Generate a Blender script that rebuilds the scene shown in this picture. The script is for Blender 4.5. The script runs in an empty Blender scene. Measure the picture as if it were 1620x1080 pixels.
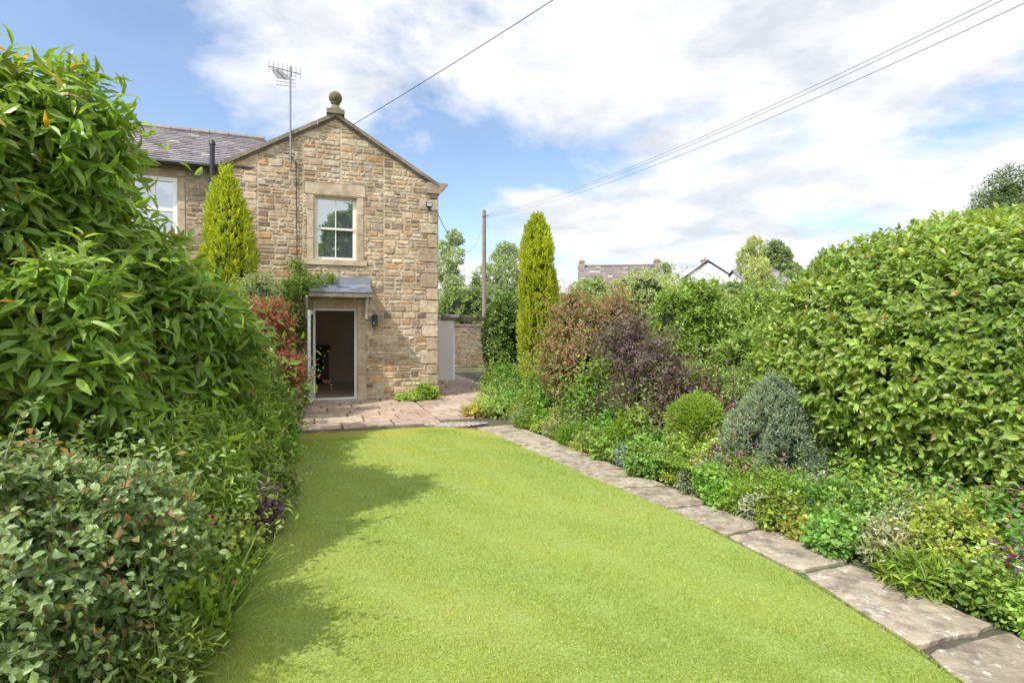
import bpy, math, random
import numpy as np
from mathutils import Vector
rng=np.random.default_rng(11); random.seed(11)
scene=bpy.context.scene
COL=scene.collection
# ------------------------------------------------------------------ helpers
def unit(v): return v/np.maximum(np.linalg.norm(v,axis=-1,keepdims=True),1e-9)
def part(V,F,C=(.5,.5,.5),M=0):
    V=np.array(V,float).reshape(-1,3)
    L=np.array([i for f in F for i in f],dtype=np.int64); S=np.array([len(f) for f in F],dtype=np.int64)
    C=np.array(C,float)
    if C.ndim==1: C=np.tile(C,(len(V),1))
    return [V,L,S,C,np.full(len(S),M)]
def build(name,parts,mats,parent=None,smooth=False,loc=None):
    off=0;Vs=[];Ls=[]
    for p in parts:
        Vs.append(p[0]);Ls.append(p[1]+off);off+=len(p[0])
    V=np.concatenate(Vs);L=np.concatenate(Ls);S=np.concatenate([p[2] for p in parts])
    C=np.concatenate([p[3] for p in parts]);M=np.concatenate([p[4] for p in parts])
    if loc is not None: V=V-np.array(loc)
    me=bpy.data.meshes.new(name)
    me.vertices.add(len(V));me.vertices.foreach_set('co',V.astype(np.float32).ravel())
    me.loops.add(len(L));me.loops.foreach_set('vertex_index',L.astype(np.int32))
    me.polygons.add(len(S))
    st=np.concatenate([[0],np.cumsum(S)[:-1]])
    me.polygons.foreach_set('loop_start',st.astype(np.int32))
    me.polygons.foreach_set('loop_total',S.astype(np.int32))
    for m in (mats if isinstance(mats,(list,tuple)) else [mats]): me.materials.append(m)
    me.polygons.foreach_set('material_index',M.astype(np.int32))
    me.polygons.foreach_set('use_smooth',np.full(len(S),bool(smooth)))
    a=me.color_attributes.new('Col','FLOAT_COLOR','POINT')
    a.data.foreach_set('color',np.concatenate([C,np.ones((len(C),1))],1).astype(np.float32).ravel())
    me.update(calc_edges=True)
    o=bpy.data.objects.new(name,me);COL.objects.link(o)
    if loc is not None: o.location=loc
    if parent: 
        o.parent=parent
        if loc is not None: o.location=(0,0,0) if np.allclose(loc,parent.location) else Vector(loc)-parent.location
    return o
def empty(name,loc,rz=0):
    o=bpy.data.objects.new(name,None);o.location=loc;o.rotation_euler=(0,0,rz);o.empty_display_size=.3
    COL.objects.link(o);return o
def tag(o,label,cat,group=None):
    o['label']=label;o['category']=cat
    if group:o['group']=group
    return o
def box(x0,x1,y0,y1,z0,z1,C=(.5,.5,.5),M=0):
    V=[(x0,y0,z0),(x1,y0,z0),(x1,y1,z0),(x0,y1,z0),(x0,y0,z1),(x1,y0,z1),(x1,y1,z1),(x0,y1,z1)]
    return part(V,[(0,3,2,1),(4,5,6,7),(0,1,5,4),(1,2,6,5),(2,3,7,6),(3,0,4,7)],C,M)
def prism(poly,y0,y1,C=(.5,.5,.5),M=0):   # poly in xz, ccw seen from -y
    n=len(poly);V=[(x,y0,z) for x,z in poly]+[(x,y1,z) for x,z in poly]
    F=[tuple(range(n)),tuple(range(2*n-1,n-1,-1))]+[(i,i+n,(i+1)%n+n,(i+1)%n) for i in range(n)]
    return part(V,F,C,M)
def tube(pts,rad,sides=7,C=(.5,.5,.5),M=0):
    pts=np.array(pts,float);n=len(pts)
    if np.isscalar(rad): rad=[rad]*n
    V=[]
    for i in range(n):
        t=pts[min(i+1,n-1)]-pts[max(i-1,0)];t=t/np.linalg.norm(t)
        a=np.array([1.,0,0]) if abs(t[2])>.8 else np.array([0,0,1.])
        u=np.cross(t,a);u/=np.linalg.norm(u);v=np.cross(t,u)
        for k in range(sides):
            an=2*math.pi*k/sides;V.append(pts[i]+rad[i]*(u*math.cos(an)+v*math.sin(an)))
    F=[(i*sides+k,i*sides+(k+1)%sides,(i+1)*sides+(k+1)%sides,(i+1)*sides+k) for i in range(n-1) for k in range(sides)]
    F+=[tuple(range(sides))[::-1],tuple(range((n-1)*sides,n*sides))]
    return part(V,F,C,M)
def lathe(prof,cx,cy,sides=20,C=(.5,.5,.5),M=0):
    V=[(cx+r*math.cos(2*math.pi*k/sides),cy+r*math.sin(2*math.pi*k/sides),z) for r,z in prof for k in range(sides)]
    n=len(prof)
    F=[(i*sides+k,i*sides+(k+1)%sides,(i+1)*sides+(k+1)%sides,(i+1)*sides+k) for i in range(n-1) for k in range(sides)]
    F+=[tuple(range(sides))[::-1],tuple(range((n-1)*sides,n*sides))]
    return part(V,F,C,M)
# ------------------------------------------------------------------ materials
def nm(name):
    m=bpy.data.materials.new(name);m.use_nodes=True;nt=m.node_tree
    return m,nt,nt.nodes['Principled BSDF']
def mat(name,col,rough=.7,ns=8,var=.25,bump=.2,col2=None,attr=False,spec=.5,metal=0,bs=None,dist=.01,stain=None):
    m,nt,b=nm(name);N=nt.nodes;K=nt.links
    tc=N.new('ShaderNodeTexCoord');no=N.new('ShaderNodeTexNoise');no.inputs['Scale'].default_value=ns;no.inputs['Detail'].default_value=8;no.inputs['Roughness'].default_value=.65
    K.new(tc.outputs['Object'],no.inputs['Vector'])
    if attr:
        at=N.new('ShaderNodeAttribute');at.attribute_name='Col'
        mr=N.new('ShaderNodeMapRange');mr.inputs[1].default_value=.25;mr.inputs[2].default_value=.75;mr.inputs[3].default_value=1-var;mr.inputs[4].default_value=1+var
        K.new(no.outputs[0],mr.inputs[0])
        vm=N.new('ShaderNodeVectorMath');vm.operation='SCALE';K.new(at.outputs['Color'],vm.inputs[0]);K.new(mr.outputs[0],vm.inputs['Scale'])
        last=vm.outputs[0]
        if stain:
            n3=N.new('ShaderNodeTexNoise');n3.inputs['Scale'].default_value=stain[0];n3.inputs['Detail'].default_value=9;n3.inputs['Roughness'].default_value=.7;K.new(tc.outputs['Object'],n3.inputs['Vector'])
            c3=N.new('ShaderNodeValToRGB');c3.color_ramp.elements[0].position=.42;c3.color_ramp.elements[0].color=(*stain[1],1);c3.color_ramp.elements[1].position=.58;c3.color_ramp.elements[1].color=(1.0,1.0,1.0,1);K.new(n3.outputs[0],c3.inputs[0])
            v2=N.new('ShaderNodeVectorMath');v2.operation='MULTIPLY';K.new(last,v2.inputs[0]);K.new(c3.outputs[0],v2.inputs[1]);last=v2.outputs[0]
        K.new(last,b.inputs['Base Color'])
    else:
        cr=N.new('ShaderNodeValToRGB');c2=col2 or [c*(1+var) for c in col];c1=col if col2 else [c*(1-var) for c in col]
        cr.color_ramp.elements[0].position=.32;cr.color_ramp.elements[1].position=.68
        cr.color_ramp.elements[0].color=(*c1,1);cr.color_ramp.elements[1].color=(*c2,1)
        K.new(no.outputs[0],cr.inputs[0]);K.new(cr.outputs[0],b.inputs['Base Color'])
    b.inputs['Roughness'].default_value=rough;b.inputs['Specular IOR Level'].default_value=spec;b.inputs['Metallic'].default_value=metal
    if bump:
        n2=N.new('ShaderNodeTexNoise');n2.inputs['Scale'].default_value=bs or ns*3;n2.inputs['Detail'].default_value=6;K.new(tc.outputs['Object'],n2.inputs['Vector'])
        bp=N.new('ShaderNodeBump');bp.inputs['Strength'].default_value=bump;bp.inputs['Distance'].default_value=dist
        K.new(n2.outputs[0],bp.inputs['Height']);K.new(bp.outputs[0],b.inputs['Normal'])
    return m
def leafmat(name,rough,trans,spec=.5):
    m,nt,b=nm(name);N=nt.nodes;K=nt.links
    at=N.new('ShaderNodeAttribute');at.attribute_name='Col'
    K.new(at.outputs['Color'],b.inputs['Base Color']);b.inputs['Roughness'].default_value=rough;b.inputs['Specular IOR Level'].default_value=spec
    tr=N.new('ShaderNodeBsdfTranslucent');vm=N.new('ShaderNodeVectorMath');vm.operation='MULTIPLY';vm.inputs[1].default_value=(1.9,1.7,.7)
    K.new(at.outputs['Color'],vm.inputs[0]);K.new(vm.outputs[0],tr.inputs['Color'])
    mx=N.new('ShaderNodeMixShader');mx.inputs[0].default_value=trans
    K.new(b.outputs[0],mx.inputs[1]);K.new(tr.outputs[0],mx.inputs[2]);K.new(mx.outputs[0],N['Material Output'].inputs['Surface'])
    return m
LEAF=leafmat('glossy_leaf',.38,.38,.55);LEAFM=leafmat('soft_leaf',.65,.38,.3);GRASS=leafmat('grass_blade',.6,.4,.25)
BARK=mat('bark',(.15,.115,.08),.9,14,.4,.5)
STONE=mat('rubble_stone',(0,0,0),.9,12,.38,.9,attr=True,spec=.2,bs=34,dist=.012,stain=(1.7,(.70,.66,.62)))
DRESS=mat('dressed_stone',(0,0,0),.85,6,.22,.35,attr=True,spec=.2,bs=40,dist=.006,stain=(2.5,(.76,.73,.69)))
SLATE=mat('roof_slate',(0,0,0),.6,6,.35,.4,attr=True,bs=30)
PAINT=mat('cream_paint',(.74,.72,.65),.35,3,.04,.03)
WHITE=mat('white_plastic',(.84,.84,.82),.3,3,.03,0)
BLACK=mat('black_plastic',(.025,.025,.027),.4,5,.2,.05)
WIREM=mat('grey_cable_sheath',(.24,.24,.25),.5,5,.1,0)
METAL=mat('galvanised_metal',(.30,.31,.32),.4,10,.2,.05,metal=.7)
WOOD=mat('weathered_timber',(.22,.175,.13),.85,12,.35,.4)
RENDER=mat('white_render',(.93,.93,.92),.9,20,.01,.2)
PLAIN=mat('plain_colour',(0,0,0),.8,6,.15,.1,attr=True)
def glassmat():
    m,nt,b=nm('window_glass');N=nt.nodes;K=nt.links
    b.inputs['Base Color'].default_value=(.09,.11,.115,1);b.inputs['Roughness'].default_value=.02
    g=N.new('ShaderNodeBsdfGlossy');g.inputs['Roughness'].default_value=.015;g.inputs['Color'].default_value=(.85,.9,.93,1)
    no=N.new('ShaderNodeTexNoise');no.inputs['Scale'].default_value=1.6;tc=N.new('ShaderNodeTexCoord');K.new(tc.outputs['Object'],no.inputs['Vector'])
    bp=N.new('ShaderNodeBump');bp.inputs['Strength'].default_value=.12;bp.inputs['Distance'].default_value=.03;K.new(no.outputs[0],bp.inputs['Height']);K.new(bp.outputs[0],g.inputs['Normal'])
    mx=N.new('ShaderNodeMixShader');mx.inputs[0].default_value=.45
    K.new(b.outputs[0],mx.inputs[1]);K.new(g.outputs[0],mx.inputs[2]);K.new(mx.outputs[0],N['Material Output'].inputs['Surface']);return m
GLASS=glassmat()
# ------------------------------------------------------------------ foliage
GAIN=1.33
T0=(np.array([(0,0,0),(.45,.5,.07),(1,0,-.12),(.45,-.5,.07)],float),[(0,1,2),(0,2,3)])
T1=(np.array([(0,0,0),(.28,.42,.07),(.62,.42,.05),(1,0,-.16),(.62,-.42,.05),(.28,-.42,.07),(.3,0,0),(.64,0,-.03)],float),
    [(0,1,6),(0,6,5),(6,1,2,7),(6,7,4,5),(7,2,3),(7,3,4)])
def leaves(P,D,U,Ln,Wd,C,T=T0):
    x=unit(D);y=unit(np.cross(U,x)+1e-6);z=np.cross(x,y);t,F=T
    V=P[:,None,:]+t[None,:,0:1]*Ln[:,None,None]*x[:,None,:]+t[None,:,1:2]*Wd[:,None,None]*y[:,None,:]+t[None,:,2:3]*Ln[:,None,None]*z[:,None,:]
    n=len(P);nv=len(t);fl=np.array([i for f in F for i in f]);S=np.tile([len(f) for f in F],n)
    L=(fl[None,:]+np.arange(n)[:,None]*nv).ravel()
    return [V.reshape(-1,3),L,S,np.repeat(C,nv,axis=0),np.zeros(len(S),int)]
def wob(P,f,seed):
    r=np.random.default_rng(seed);o=np.zeros(len(P))
    for i in range(5):
        k=unit(r.normal(size=3))*f*(.7+.25*i);o+=np.sin(P@k+r.uniform(0,6.28))/(1+.25*i)
    return o/2.4
def cluster(bl,m,seed=0,shrink=.8,lo=.3,hi=.5):
    r=random.Random(seed+500);out=[]
    for b in bl:
        c=b[:3];R=b[3:6];out.append((*c,*[q*shrink for q in R]))
        for i in range(m):
            a=r.uniform(0,6.28);dz=r.uniform(-.35,1);h=math.sqrt(max(0,1-dz*dz));s=r.uniform(lo,hi);k=1.02-s*.8
            out.append((c[0]+R[0]*h*math.cos(a)*k,c[1]+R[1]*h*math.sin(a)*k,max(.05,c[2]+R[2]*dz*k),R[0]*s,R[1]*s,R[2]*s*r.uniform(.8,1.3)))
    return out
def sample_blobs(blobs,n,depth=.22,lump=.14,seed=0,zmin=.02,fr=3.2):
    r=np.random.default_rng(seed);w=np.array([(b[3]*b[4]+b[4]*b[5]+b[3]*b[5]) for b in blobs]);w=w/w.sum()
    Ps=[];Ns=[]
    for i,b in enumerate(blobs):
        c=np.array(b[:3]);R=np.array(b[3:6]);m=int(n*w[i]*2.2)+8
        d=unit(r.normal(size=(m,3)));nn=unit(d/R)
        q=c+R*d
        view=unit(np.array([0,0,1.63])-q)
        keep=(r.random(m)<np.clip(.75+1.2*(nn*view).sum(1),.22,1))
        f=1+lump*wob(q,fr,seed+3)+lump*.6*wob(q,fr*2.7,seed+9)-depth*r.random(m)**1.8
        p=c+R*d*f[:,None]
        keep&=p[:,2]>zmin
        for j,b2 in enumerate(blobs):
            if j!=i: keep&=(np.linalg.norm((p-np.array(b2[:3]))/np.array(b2[3:6]),axis=1)>.8)
        Ps.append(p[keep]);Ns.append(nn[keep])
    P=np.concatenate(Ps);N=np.concatenate(Ns)
    if len(P)>n:
        s=r.permutation(len(P))[:n];P=P[s];N=N[s]
    return P,N
def sample_column(base,prof,n,lump=.12,seed=0,depth=.2):
    r=np.random.default_rng(seed);zs=np.array([p[0] for p in prof]);rs=np.array([p[1] for p in prof])
    z=r.uniform(zs[0],zs[-1],n*3);rr=np.interp(z,zs,rs);k=r.random(n*3)<(rr+.03)/(rs.max()+.03);z=z[k][:n];rr=rr[k][:n]
    a=r.uniform(0,2*math.pi,len(z));q=np.stack([np.cos(a)*2,np.sin(a)*2,z*1.3],1)
    f=1+lump*wob(q,3,seed)+lump*.7*wob(q,8,seed+1)-depth*r.random(len(z))**1.5
    P=np.stack([base[0]+rr*f*np.cos(a),base[1]+rr*f*np.sin(a),base[2]+z],1)
    N=np.stack([np.cos(a),np.sin(a),.25+0*a],1);return P,unit(N)
def foliage(P,N,k,L,W,c1,c2,spread=1.0,up=.3,droop=.15,tw=.08,jit=.5,seed=0,T=T0,ncl=2.2,tip=None,odd=None,gain=GAIN):
    r=np.random.default_rng(seed+77);n=len(P)
    ax=unit(N+jit*r.normal(size=(n,3))*.6+np.array([0,0,up]))
    cl=.5+.5*wob(P,ncl,seed+5);tv=np.clip(.3*r.random(n)+.4*cl+.15*r.random(n),0,1)
    out=[]
    c1=np.array(c1);c2=np.array(c2)
    a0=r.uniform(0,6.28,n)
    e1=unit(np.cross(ax,r.normal(size=(n,3))));e2=np.cross(ax,e1)
    for j in range(k):
        an=a0+j*2.4+r.normal(0,.3,n);sp=spread*(1.15-.6*j/max(k-1,1))+r.normal(0,.18,n)
        side=e1*np.cos(an)[:,None]+e2*np.sin(an)[:,None]
        D=ax*np.cos(sp)[:,None]+side*np.sin(sp)[:,None]-np.array([0,0,droop])
        q=P+ax*(tw*(j/k-.3))
        ln=L*r.uniform(.65,1.2,n);wd=W*r.uniform(.75,1.2,n)
        t=np.clip(tv+.35*(j/k)*r.random(n)+r.normal(0,.12,n),0,1)[:,None]
        C=(c1*(1-t)+c2*t)*r.uniform(.7,1.25,(n,1))*(1+r.normal(0,.06,(n,3)))
        if odd is not None:
            m=r.random(n)<odd[0];C[m]=np.array(odd[1])*r.uniform(.7,1.3,(m.sum(),1))
        if tip is not None and j==k-1: C=C*.3+np.array(tip)*.7
        out.append(leaves(q,D,ax+.3*r.normal(size=(n,3)),ln,wd,np.clip(C*gain,0,.8),T))
    return out
def core(b,s=.74,seed=0,C=(.034,.054,.017),lump=.14,fr=3.2):  # inner blob; its dark colour stands in for shade seen through leaf gaps
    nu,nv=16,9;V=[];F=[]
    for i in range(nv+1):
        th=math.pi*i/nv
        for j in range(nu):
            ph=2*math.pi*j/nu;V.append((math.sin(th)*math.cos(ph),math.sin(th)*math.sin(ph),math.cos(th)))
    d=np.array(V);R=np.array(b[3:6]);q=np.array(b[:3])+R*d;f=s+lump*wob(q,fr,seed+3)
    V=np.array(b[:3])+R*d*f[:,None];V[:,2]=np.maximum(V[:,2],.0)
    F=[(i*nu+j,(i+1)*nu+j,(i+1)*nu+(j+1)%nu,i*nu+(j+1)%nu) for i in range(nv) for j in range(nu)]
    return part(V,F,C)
def strips(P,D,Ln,Wd,bend,C,seg=4):
    n=len(P);D=unit(D);up=np.array([0,0,1.]);side=unit(np.cross(D,up)+1e-6);V=[]
    for i in range(seg+1):
        t=i/seg;c=P+D*(Ln*t)[:,None]-np.array([0,0,1.])*(bend*Ln*t*t)[:,None]+(D*[1,1,0])*(bend*Ln*t*t*.4)[:,None]
        w=Wd*(.7+.6*t-1.25*t*t)
        V+= [c-side*w[:,None]*.5,c+side*w[:,None]*.5]
    V=np.stack(V,1);nv=2*(seg+1);fl=np.array([[2*i,2*i+1,2*i+3,2*i+2] for i in range(seg)]).ravel()
    return [V.reshape(-1,3),(fl[None,:]+np.arange(n)[:,None]*nv).ravel(),np.full(n*seg,4),np.repeat(C,nv,axis=0),np.zeros(n*seg,int)]
def shoots(P,N,n,ln,L,W,c1,c2,seed=0,T=T0,steps=9,up=.7,bend=.35,gain=GAIN,odd=None):
    r=np.random.default_rng(seed+900);i=r.integers(0,len(P),n);p=P[i];D=unit(N[i]*.8+np.array([0,0,up])+r.normal(size=(n,3))*.35)
    l=ln*r.uniform(.4,1.25,n);bd=bend*r.uniform(.3,1.4,n);c1=np.array(c1);c2=np.array(c2)
    out=[strips(p,D,l,np.full(n,.006),bd,np.tile((c1*.6+np.array([.06,.04,.03])),(n,1)),4)]
    e1=unit(np.cross(D,r.normal(size=(n,3))));e2=np.cross(D,e1)
    for j in range(steps):
        t=(j+.6)/steps;q=p+D*(l*t)[:,None]-np.array([0,0,1.])*(bd*l*t*t)[:,None]+(D*[1,1,0])*(bd*l*t*t*.4)[:,None]
        an=j*2.4+r.normal(0,.3,n);side=e1*np.cos(an)[:,None]+e2*np.sin(an)[:,None]
        tt=np.clip(.45+.5*t+r.normal(0,.15,n),0,1)[:,None];C=(c1*(1-tt)+c2*tt)*r.uniform(.8,1.25,(n,1))
        if odd is not None:
            m=r.random(n)<odd[0];C[m]=np.array(odd[1])*r.uniform(.7,1.3,(m.sum(),1))
        out.append(leaves(q,D*.6+side*.8-np.array([0,0,.1]),D,L*(1.1-.4*t)*r.uniform(.7,1.15,n),W*r.uniform(.8,1.15,n),np.clip(C*gain,0,.8),T))
    return out
def stems(base,blobs,r0,n=7,seed=0,trunk=None):
    r=random.Random(seed);out=[];bx,by=base[:2]
    if trunk:
        out.append(tube([(bx,by,0),(bx+.02,by,trunk*.5),(bx,by+.03,trunk)],[r0*1.25,r0,r0*.85],9))
    for i in range(n):
        b=r.choice(blobs);z0=trunk*r.uniform(.75,1) if trunk else 0
        p0=np.array([bx+r.uniform(-1,1)*r0*.4,by+r.uniform(-1,1)*r0*.4,z0]) if trunk else np.array([bx+r.uniform(-.3,.3)*b[3]*.4,by+r.uniform(-.3,.3)*b[4]*.4,0])
        e=np.array([b[0]+r.uniform(-.6,.6)*b[3],b[1]+r.uniform(-.6,.6)*b[4],b[2]+r.uniform(.1,.7)*b[5]])
        m=(p0+e)/2+np.array([r.uniform(-.1,.1)*b[3],r.uniform(-.1,.1)*b[4],.1*b[5]])
        rr=r0*.55 if trunk else r0
        out.append(tube([p0,m,e],[rr,rr*.65,rr*.25],6))
    return out
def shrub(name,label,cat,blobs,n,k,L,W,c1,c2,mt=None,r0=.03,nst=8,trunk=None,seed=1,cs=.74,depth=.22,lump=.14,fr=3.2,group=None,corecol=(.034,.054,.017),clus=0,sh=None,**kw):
    bx=sum(b[0] for b in blobs)/len(blobs);by=sum(b[1] for b in blobs)/len(blobs)
    if clus: blobs=cluster(blobs,clus,seed)
    e=empty(name,(bx,by,0));tag(e,label,cat,group)
    P,N=sample_blobs(blobs,n,depth,lump,seed,fr=fr)
    ps=foliage(P,N,k,L,W,c1,c2,seed=seed,**kw)
    if sh: ps+=shoots(P,N,sh[0],sh[1],L,W,c1,c2,seed,kw.get('T',T0),odd=kw.get('odd'),**(sh[2] if len(sh)>2 else {}))
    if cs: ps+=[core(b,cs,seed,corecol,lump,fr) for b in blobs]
    build('crown' if trunk else 'foliage',ps,mt or LEAF,e,loc=(bx,by,0))
    build('trunk' if trunk else 'stem',stems((bx,by),blobs,r0,nst,seed,trunk),BARK,e,loc=(bx,by,0),smooth=True)
    return e
# ------------------------------------------------------------------ stone walls
def clip(poly,h):
    a,b,c=h;out=[]
    for i in range(len(poly)):
        p=poly[i];q=poly[(i+1)%len(poly)];dp=a*p[0]+b*p[1]-c;dq=a*q[0]+b*q[1]-c
        if dp<=0: out.append(p)
        if (dp<0<dq) or (dq<0<dp):
            t=dp/(dp-dq);out.append((p[0]+t*(q[0]-p[0]),p[1]+t*(q[1]-p[1])))
    return out
def subtract(rects,o):
    out=[]
    for (a,b,c,d) in rects:
        x0,x1,z0,z1=o
        if x1<=a or x0>=b or z1<=c or z0>=d: out.append((a,b,c,d));continue
        if c<z0: out.append((a,b,c,z0))
        if z1<d: out.append((a,b,z1,d))
        m0,m1=max(c,z0),min(d,z1)
        if a<x0: out.append((a,x0,m0,m1))
        if x1<b: out.append((x1,b,m0,m1))
    return out
PAL=[((.58,.455,.295),5),((.50,.385,.245),5),((.56,.37,.20),2.4),((.41,.32,.225),3.2),((.26,.20,.145),1.5),((.64,.535,.38),4),((.50,.43,.33),3),((.50,.32,.165),1.3)]
def block(poly,gap,proud,col,r,jit=.006,bev=.012):
    cx=sum(p[0] for p in poly)/len(poly);cz=sum(p[1] for p in poly)/len(poly);n=len(poly)
    def ins(g):
        o=[]
        for x,z in poly:
            dx,dz=cx-x,cz-z
            o.append((x+math.copysign(min(abs(dx)*.45,g),dx),z+math.copysign(min(abs(dz)*.45,g),dz)))
        return o
    A=[(x+r.uniform(-jit,jit),z+r.uniform(-jit,jit)) for x,z in ins(gap)]
    g=bev;B=[(x+math.copysign(min(abs(cx-x)*.4,g),cx-x),z+math.copysign(min(abs(cz-z)*.4,g),cz-z)) for x,z in A]
    V=[(x,.004,z) for x,z in A]+[(x,-proud*r.uniform(.7,1.3),z) for x,z in B]
    F=[tuple(range(n,2*n))]+[(i,(i+1)%n,(i+1)%n+n,i+n) for i in range(n)]
    return part(V,F,col)
def stonework(xr,zr,planes=(),openings=(),hr=(.07,.18),wr=(.11,.38),seed=1,gap=.006,proud=.011,tint=1.0,pal=PAL):
    r=random.Random(seed);out=[]
    rects=[(xr[0],xr[1],zr[0],zr[1])]
    for o in openings: rects=subtract(rects,o)
    for (a,b,c,d) in rects:
        poly=[(a,c),(b,c),(b,d),(a,d)]
        for h in planes:
            if poly: poly=clip(poly,h)
        if len(poly)>2: out.append(part([(x,0,z) for x,z in poly],[tuple(range(len(poly)))],(.52*tint,.44*tint,.33*tint)))
    bays=[];x=xr[0]
    while x<xr[1]-.01:
        w=r.uniform(.55,1.2);x1=min(x+w,xr[1])
        if xr[1]-x1<.5: x1=xr[1]
        bays.append((x,x1));x=x1
    for bi,(bx0,bx1) in enumerate(bays):
      z=zr[0]
      while z<zr[1]:
        h=r.uniform(*hr);z1=min(z+h,zr[1]);x=bx0
        if zr[1]-z1<.05: z1=zr[1]
        while x<bx1-.001:
            w=r.uniform(*wr)*(.6+2.6*h);x1=min(x+w,bx1)
            if bx1-x1<.09:x1=bx1
            sub=[(x,x1,z,z1)]
            if h>.12 and r.random()<.35:
                m=(z+z1)/2+r.uniform(-.02,.02);sub=[(x,x1,z,m),(x,x1,m,z1)]
            for o in openings: sub=subtract(sub,o)
            for (a,b,c,d) in sub:
                if b-a<.03 or d-c<.022: continue
                k=.02 if (d-c)>.06 and (b-a)>.08 else 0
                poly=[(a+r.uniform(0,k),c+r.uniform(0,k)),(b-r.uniform(0,k),c+r.uniform(0,k)),(b-r.uniform(0,k),d-r.uniform(0,k)),(a+r.uniform(0,k),d-r.uniform(0,k))]
                for hp in planes:
                    if poly: poly=clip(poly,hp)
                if len(poly)<3: continue
                col=r.choices([p[0] for p in pal],[p[1] for p in pal])[0];s=r.uniform(.82,1.12)*tint
                out.append(block(poly,gap,proud*r.uniform(.4,1.5),[c_*s for c_ in col],r))
            x=x1
        z=z1
    return out
def xform(p,O,X,Y,Z=(0,0,1)):
    V=p[0];O,X,Y,Z=map(np.array,(O,X,Y,Z));p[0]=O+V[:,0:1]*X+V[:,1:2]*Y+V[:,2:3]*Z;return p
def slates(O,U,Vd,N,lu,lv,w=.26,ex=.2,seed=1,base=(.17,.155,.17)):
    O,U,Vd,N=[np.array(a,float) for a in (O,U,Vd,N)];r=random.Random(seed);out=[]
    out.append(part([O-N*.01,O+U*lu-N*.01,O+U*lu+Vd*lv-N*.01,O+Vd*lv-N*.01],[(0,1,2,3)],(.05,.05,.05)))
    rows=int(lv/ex);ex=lv/rows
    for j in range(rows):
        u=-w*r.random()
        while u<lu:
            ww=w*r.uniform(.85,1.15);a=max(u,0)+.002;b=min(u+ww,lu)-.002;u+=ww
            if b-a<.03: continue
            v0=j*ex+r.uniform(-.006,.006);v1=(j+1)*ex+.03;h=.02+r.uniform(0,.006);s=r.uniform(.72,1.25);t=r.random()
            c=[base[0]*s*(1+.12*t),base[1]*s,base[2]*s*(1.0+.06*(1-t))]
            if r.random()<.06: c=[.32*s,.30*s,.24*s]
            V=[O+U*a+Vd*v0+N*h,O+U*b+Vd*v0+N*h,O+U*b+Vd*v1+N*.004,O+U*a+Vd*v1+N*.004,O+U*a+Vd*v0,O+U*b+Vd*v0]
            out.append(part(V,[(0,1,2,3),(4,5,1,0)],c))
    return out
# ------------------------------------------------------------------ cottage
ANG=math.radians(20);HX,HY=-3.98,12.0
def H2W(x,y): return (HX+x*math.cos(ANG)-y*math.sin(ANG),HY+x*math.sin(ANG)+y*math.cos(ANG))
cot=empty('stone_cottage',(HX,HY,0),ANG);tag(cot,'honey coloured rubble stone cottage with gable, ball finial and open door','house')
XL,XR,XA=-2.25,2.34,.04;ZE,ZA=5.0,6.36
sl=(ZA-ZE)/(XR-XA);DEP=4.4
planes=[(sl,1,ZE+sl*XR),(-sl,1,ZE-sl*XL)]
r_=random.Random(5);ops=[(-.46,.53,-.01,2.14),(-.60,.69,4.6,4.87),(-.56,.65,3.17,4.6),(-.62,.71,3.05,3.17),(.51,.70,0,2.3),(-.62,-.44,0,2.3)]
wall=[];z=0;i=0
PALE=[(.58,.475,.34),(.54,.44,.315),(.61,.505,.37),(.51,.415,.295)]
while z<ZE-.05:
    h=r_.uniform(.24,.34);z1=min(z+h,ZE);w=.42 if i%2 else .24;w*=r_.uniform(.85,1.1)
    ops.append((XR-w,XR+.01,z,z1));c=r_.choice(PALE);s=r_.uniform(.82,1.02)
    b=block([(XR-w,z),(XR+.02,z),(XR+.02,z1),(XR-w,z1)],.005,.02,[q*s for q in c],r_,.003);wall.append(b)
    w2=.27 if i%2 else .48
    b=block([(-.02,z),(w2,z),(w2,z1),(-.02,z1)],.006,.03,[q*s for q in c],r_,.003);wall.append(xform(b,(XR,0,0),(0,1,0),(-1,0,0)))
    z=z1;i+=1
wall+=stonework((XL,XR),(0,ZA),planes,ops,seed=3)
for p in stonework((.25,DEP),(0,ZE),(),(),seed=8): wall.append(xform(p,(XR,0,0),(0,1,0),(-1,0,0)))
wall+= [part([(XL,0,0),(XL,0,ZE),(XL,DEP,ZE),(XL,DEP,0)],[(0,1,2,3)],(.4,.3,.2)),
        part([(XR-.004,0,0),(XR-.004,0,ZE),(XR-.004,DEP,ZE),(XR-.004,DEP,0)],[(0,1,2,3)],(.4,.3,.2)),
        part([(XL,DEP,2.5),(XR,DEP,2.5),(XR,DEP,ZE),(XA,DEP,ZA),(XL,DEP,ZE)],[(0,1,2,3,4)],(.4,.3,.2))]
build('wall',wall,STONE,cot)
def blocks(lst,proud=.014,seed=2,y=0):
    r=random.Random(seed);o=[]
    for (a,b,c,d) in lst:
        cc=r.choice(PALE);s=r.uniform(.88,1.04);o.append(block([(a,c),(b,c),(b,d),(a,d)],.003,proud,[q*s for q in cc],r,.002,.006))
        o.append(part([(a,.0035,c),(b,.0035,c),(b,.0035,d),(a,.0035,d)],[(0,1,2,3)],(.42,.35,.26)))
    return o
DC=(.55,.45,.32)
sur=blocks([(-.60,.69,4.6,4.87),(-.56,-.42,3.17,3.62),(-.56,-.42,3.62,4.25),(-.56,-.42,4.25,4.6),(.51,.65,3.17,3.75),(.51,.65,3.75,4.2),(.51,.65,4.2,4.6)])
sur+=[box(-.43,-.40,.002,.2,3.17,4.6,DC),box(.49,.52,.002,.2,3.17,4.6,DC),box(-.42,.51,.002,.2,4.575,4.62,DC)]
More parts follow.
